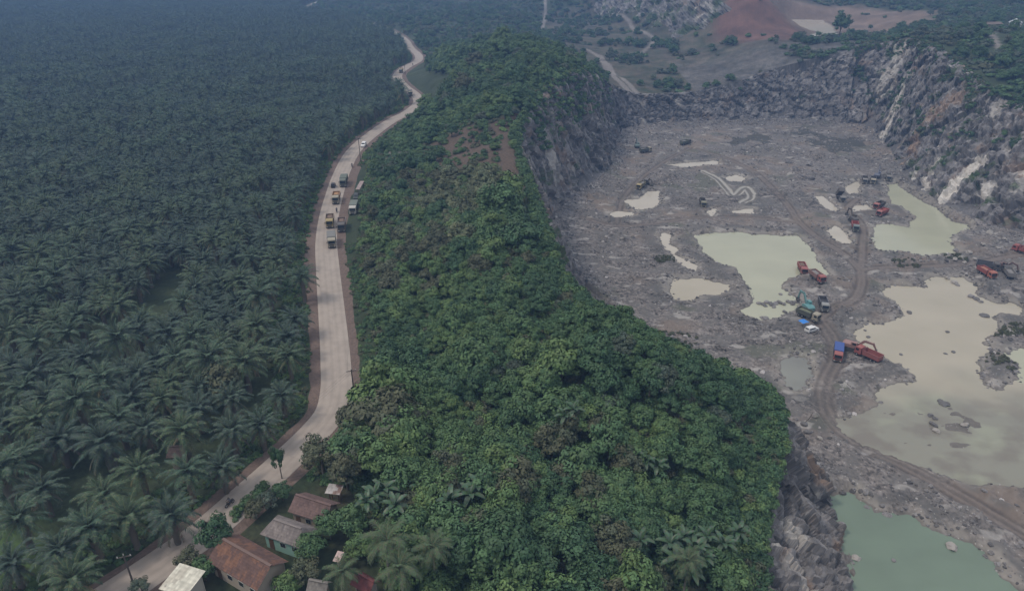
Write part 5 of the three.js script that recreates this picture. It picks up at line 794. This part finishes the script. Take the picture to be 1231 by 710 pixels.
{
  const J = { head: [0.02, 1.52, 0, 0.12], neck: [-0.02, 1.36, 0, 0.065], chest: [-0.06, 1.2, 0, 0.16], hip: [-0.18, 0.82, 0, 0.16], shl: [-0.04, 1.26, 0.19, 0.075], ell: [0.16, 1.03, 0.27, 0.055], hal: [0.42, 1.05, 0.27, 0.045], shr: [-0.04, 1.26, -0.19, 0.075], elr: [0.16, 1.03, -0.27, 0.055], har: [0.42, 1.05, -0.27, 0.045], hil: [-0.16, 0.8, 0.11, 0.1], knl: [0.26, 0.72, 0.17, 0.075], anl: [0.12, 0.36, 0.16, 0.055], tol: [0.3, 0.3, 0.16, 0.045], hir: [-0.16, 0.8, -0.11, 0.1], knr: [0.26, 0.72, -0.17, 0.075], anr: [0.12, 0.36, -0.16, 0.055], tor: [0.3, 0.3, -0.16, 0.045] };
  const bones = [['head', 'neck'], ['neck', 'chest'], ['chest', 'hip'], ['chest', 'shl'], ['shl', 'ell'], ['ell', 'hal'], ['chest', 'shr'], ['shr', 'elr'], ['elr', 'har'], ['hip', 'hil'], ['hil', 'knl'], ['knl', 'anl'], ['anl', 'tol'], ['hip', 'hir'], ['hir', 'knr'], ['knr', 'anr'], ['anr', 'tor']];
  const figure = body(J, bones, null, (x, y) => y > 1.4 ? [0.05, 0.04, 0.035] : y > 0.88 && !(x > 0.3) ? [0.08, 0.075, 0.09] : x > 0.3 && y > 0.9 ? [0.28, 0.17, 0.12] : [0.03, 0.032, 0.04]), fm = new THREE.MeshStandardMaterial({ vertexColors: true, roughness: 0.85 });
  const tyre = new THREE.TorusGeometry(0.27, 0.06, 8, 18), bar = merge([cyl(0.02, 0.02, 0.7, 0.42, 1.0, 0, 6, 'z'), limb([0.62, 0.35], [0.42, 1.0], 0.07, 0.05, 0.07)]);
  const bike = profile([[-0.75, 0.62], [-0.55, 0.5], [0.1, 0.3], [0.35, 0.35], [0.5, 0.85], [0.35, 0.9], [0.1, 0.6], [-0.1, 0.72], [-0.7, 0.78]], 0.28, 0.05);
  for (const [u, v, d, where] of [[275.5, 604, [-10, 8], 'on the empty road beside the hedge'], [423, 199, [-3, 10], 'between the white car and green truck'], [404.5, 253, [0, 10], 'riding behind the orange sand truck'], [496, 77.5, [5, -4], 'at the far double bend']]) {
    const g = base('motorcycle', 'dark motorcycle ' + where, 'motorcycle', u, v, ...d, 0.7); mesh('frame', bike, steelM, g); mesh('seat', box(0.7, 0.08, 0.26, -0.3, 0.78, 0), tyreM, g); mesh('handlebar', bar, steelM, g);
    for (const x of [-0.62, 0.62]) { const w = mesh('wheel', tyre, tyreM, g); w.position.set(x, 0.32, 0); mesh('rim', cyl(0.2, 0.2, 0.03, 0, 0, 0, 14, 'z'), chromeM, w); }
    const p = mesh('person', figure, fm); p.position.copy(g.position); p.rotation.y = g.rotation.y; tag(p, 'person in dark clothes astride the motorcycle ' + where, 'person');
  }
}
// dead branches on the bank under the ridge
{ const [x, z] = px(968, 508, FLOOR), g = thing('dead_branch', 'bare forked dead branch on the bank beside the haul road', 'branch', x, pitFloor(x, z), z, 0.4), m = M(0.09, 0.075, 0.065); for (const pts of [[[0, 0, 0], [0.8, 0.7, 0.1], [1.9, 0.9, -0.4], [2.6, 1.8, -0.6]], [[0.8, 0.7, 0.1], [0.6, 1.5, 0.5], [0.9, 2.3, 0.6]], [[1.9, 0.9, -0.4], [2.9, 0.6, 0.2], [3.8, 0.9, 0.5]]]) mesh('branch', new THREE.TubeGeometry(new THREE.CatmullRomCurve3(pts.map((p) => new THREE.Vector3(...p))), 10, 0.09, 6), m, g); }

renderer.render(scene, camera);
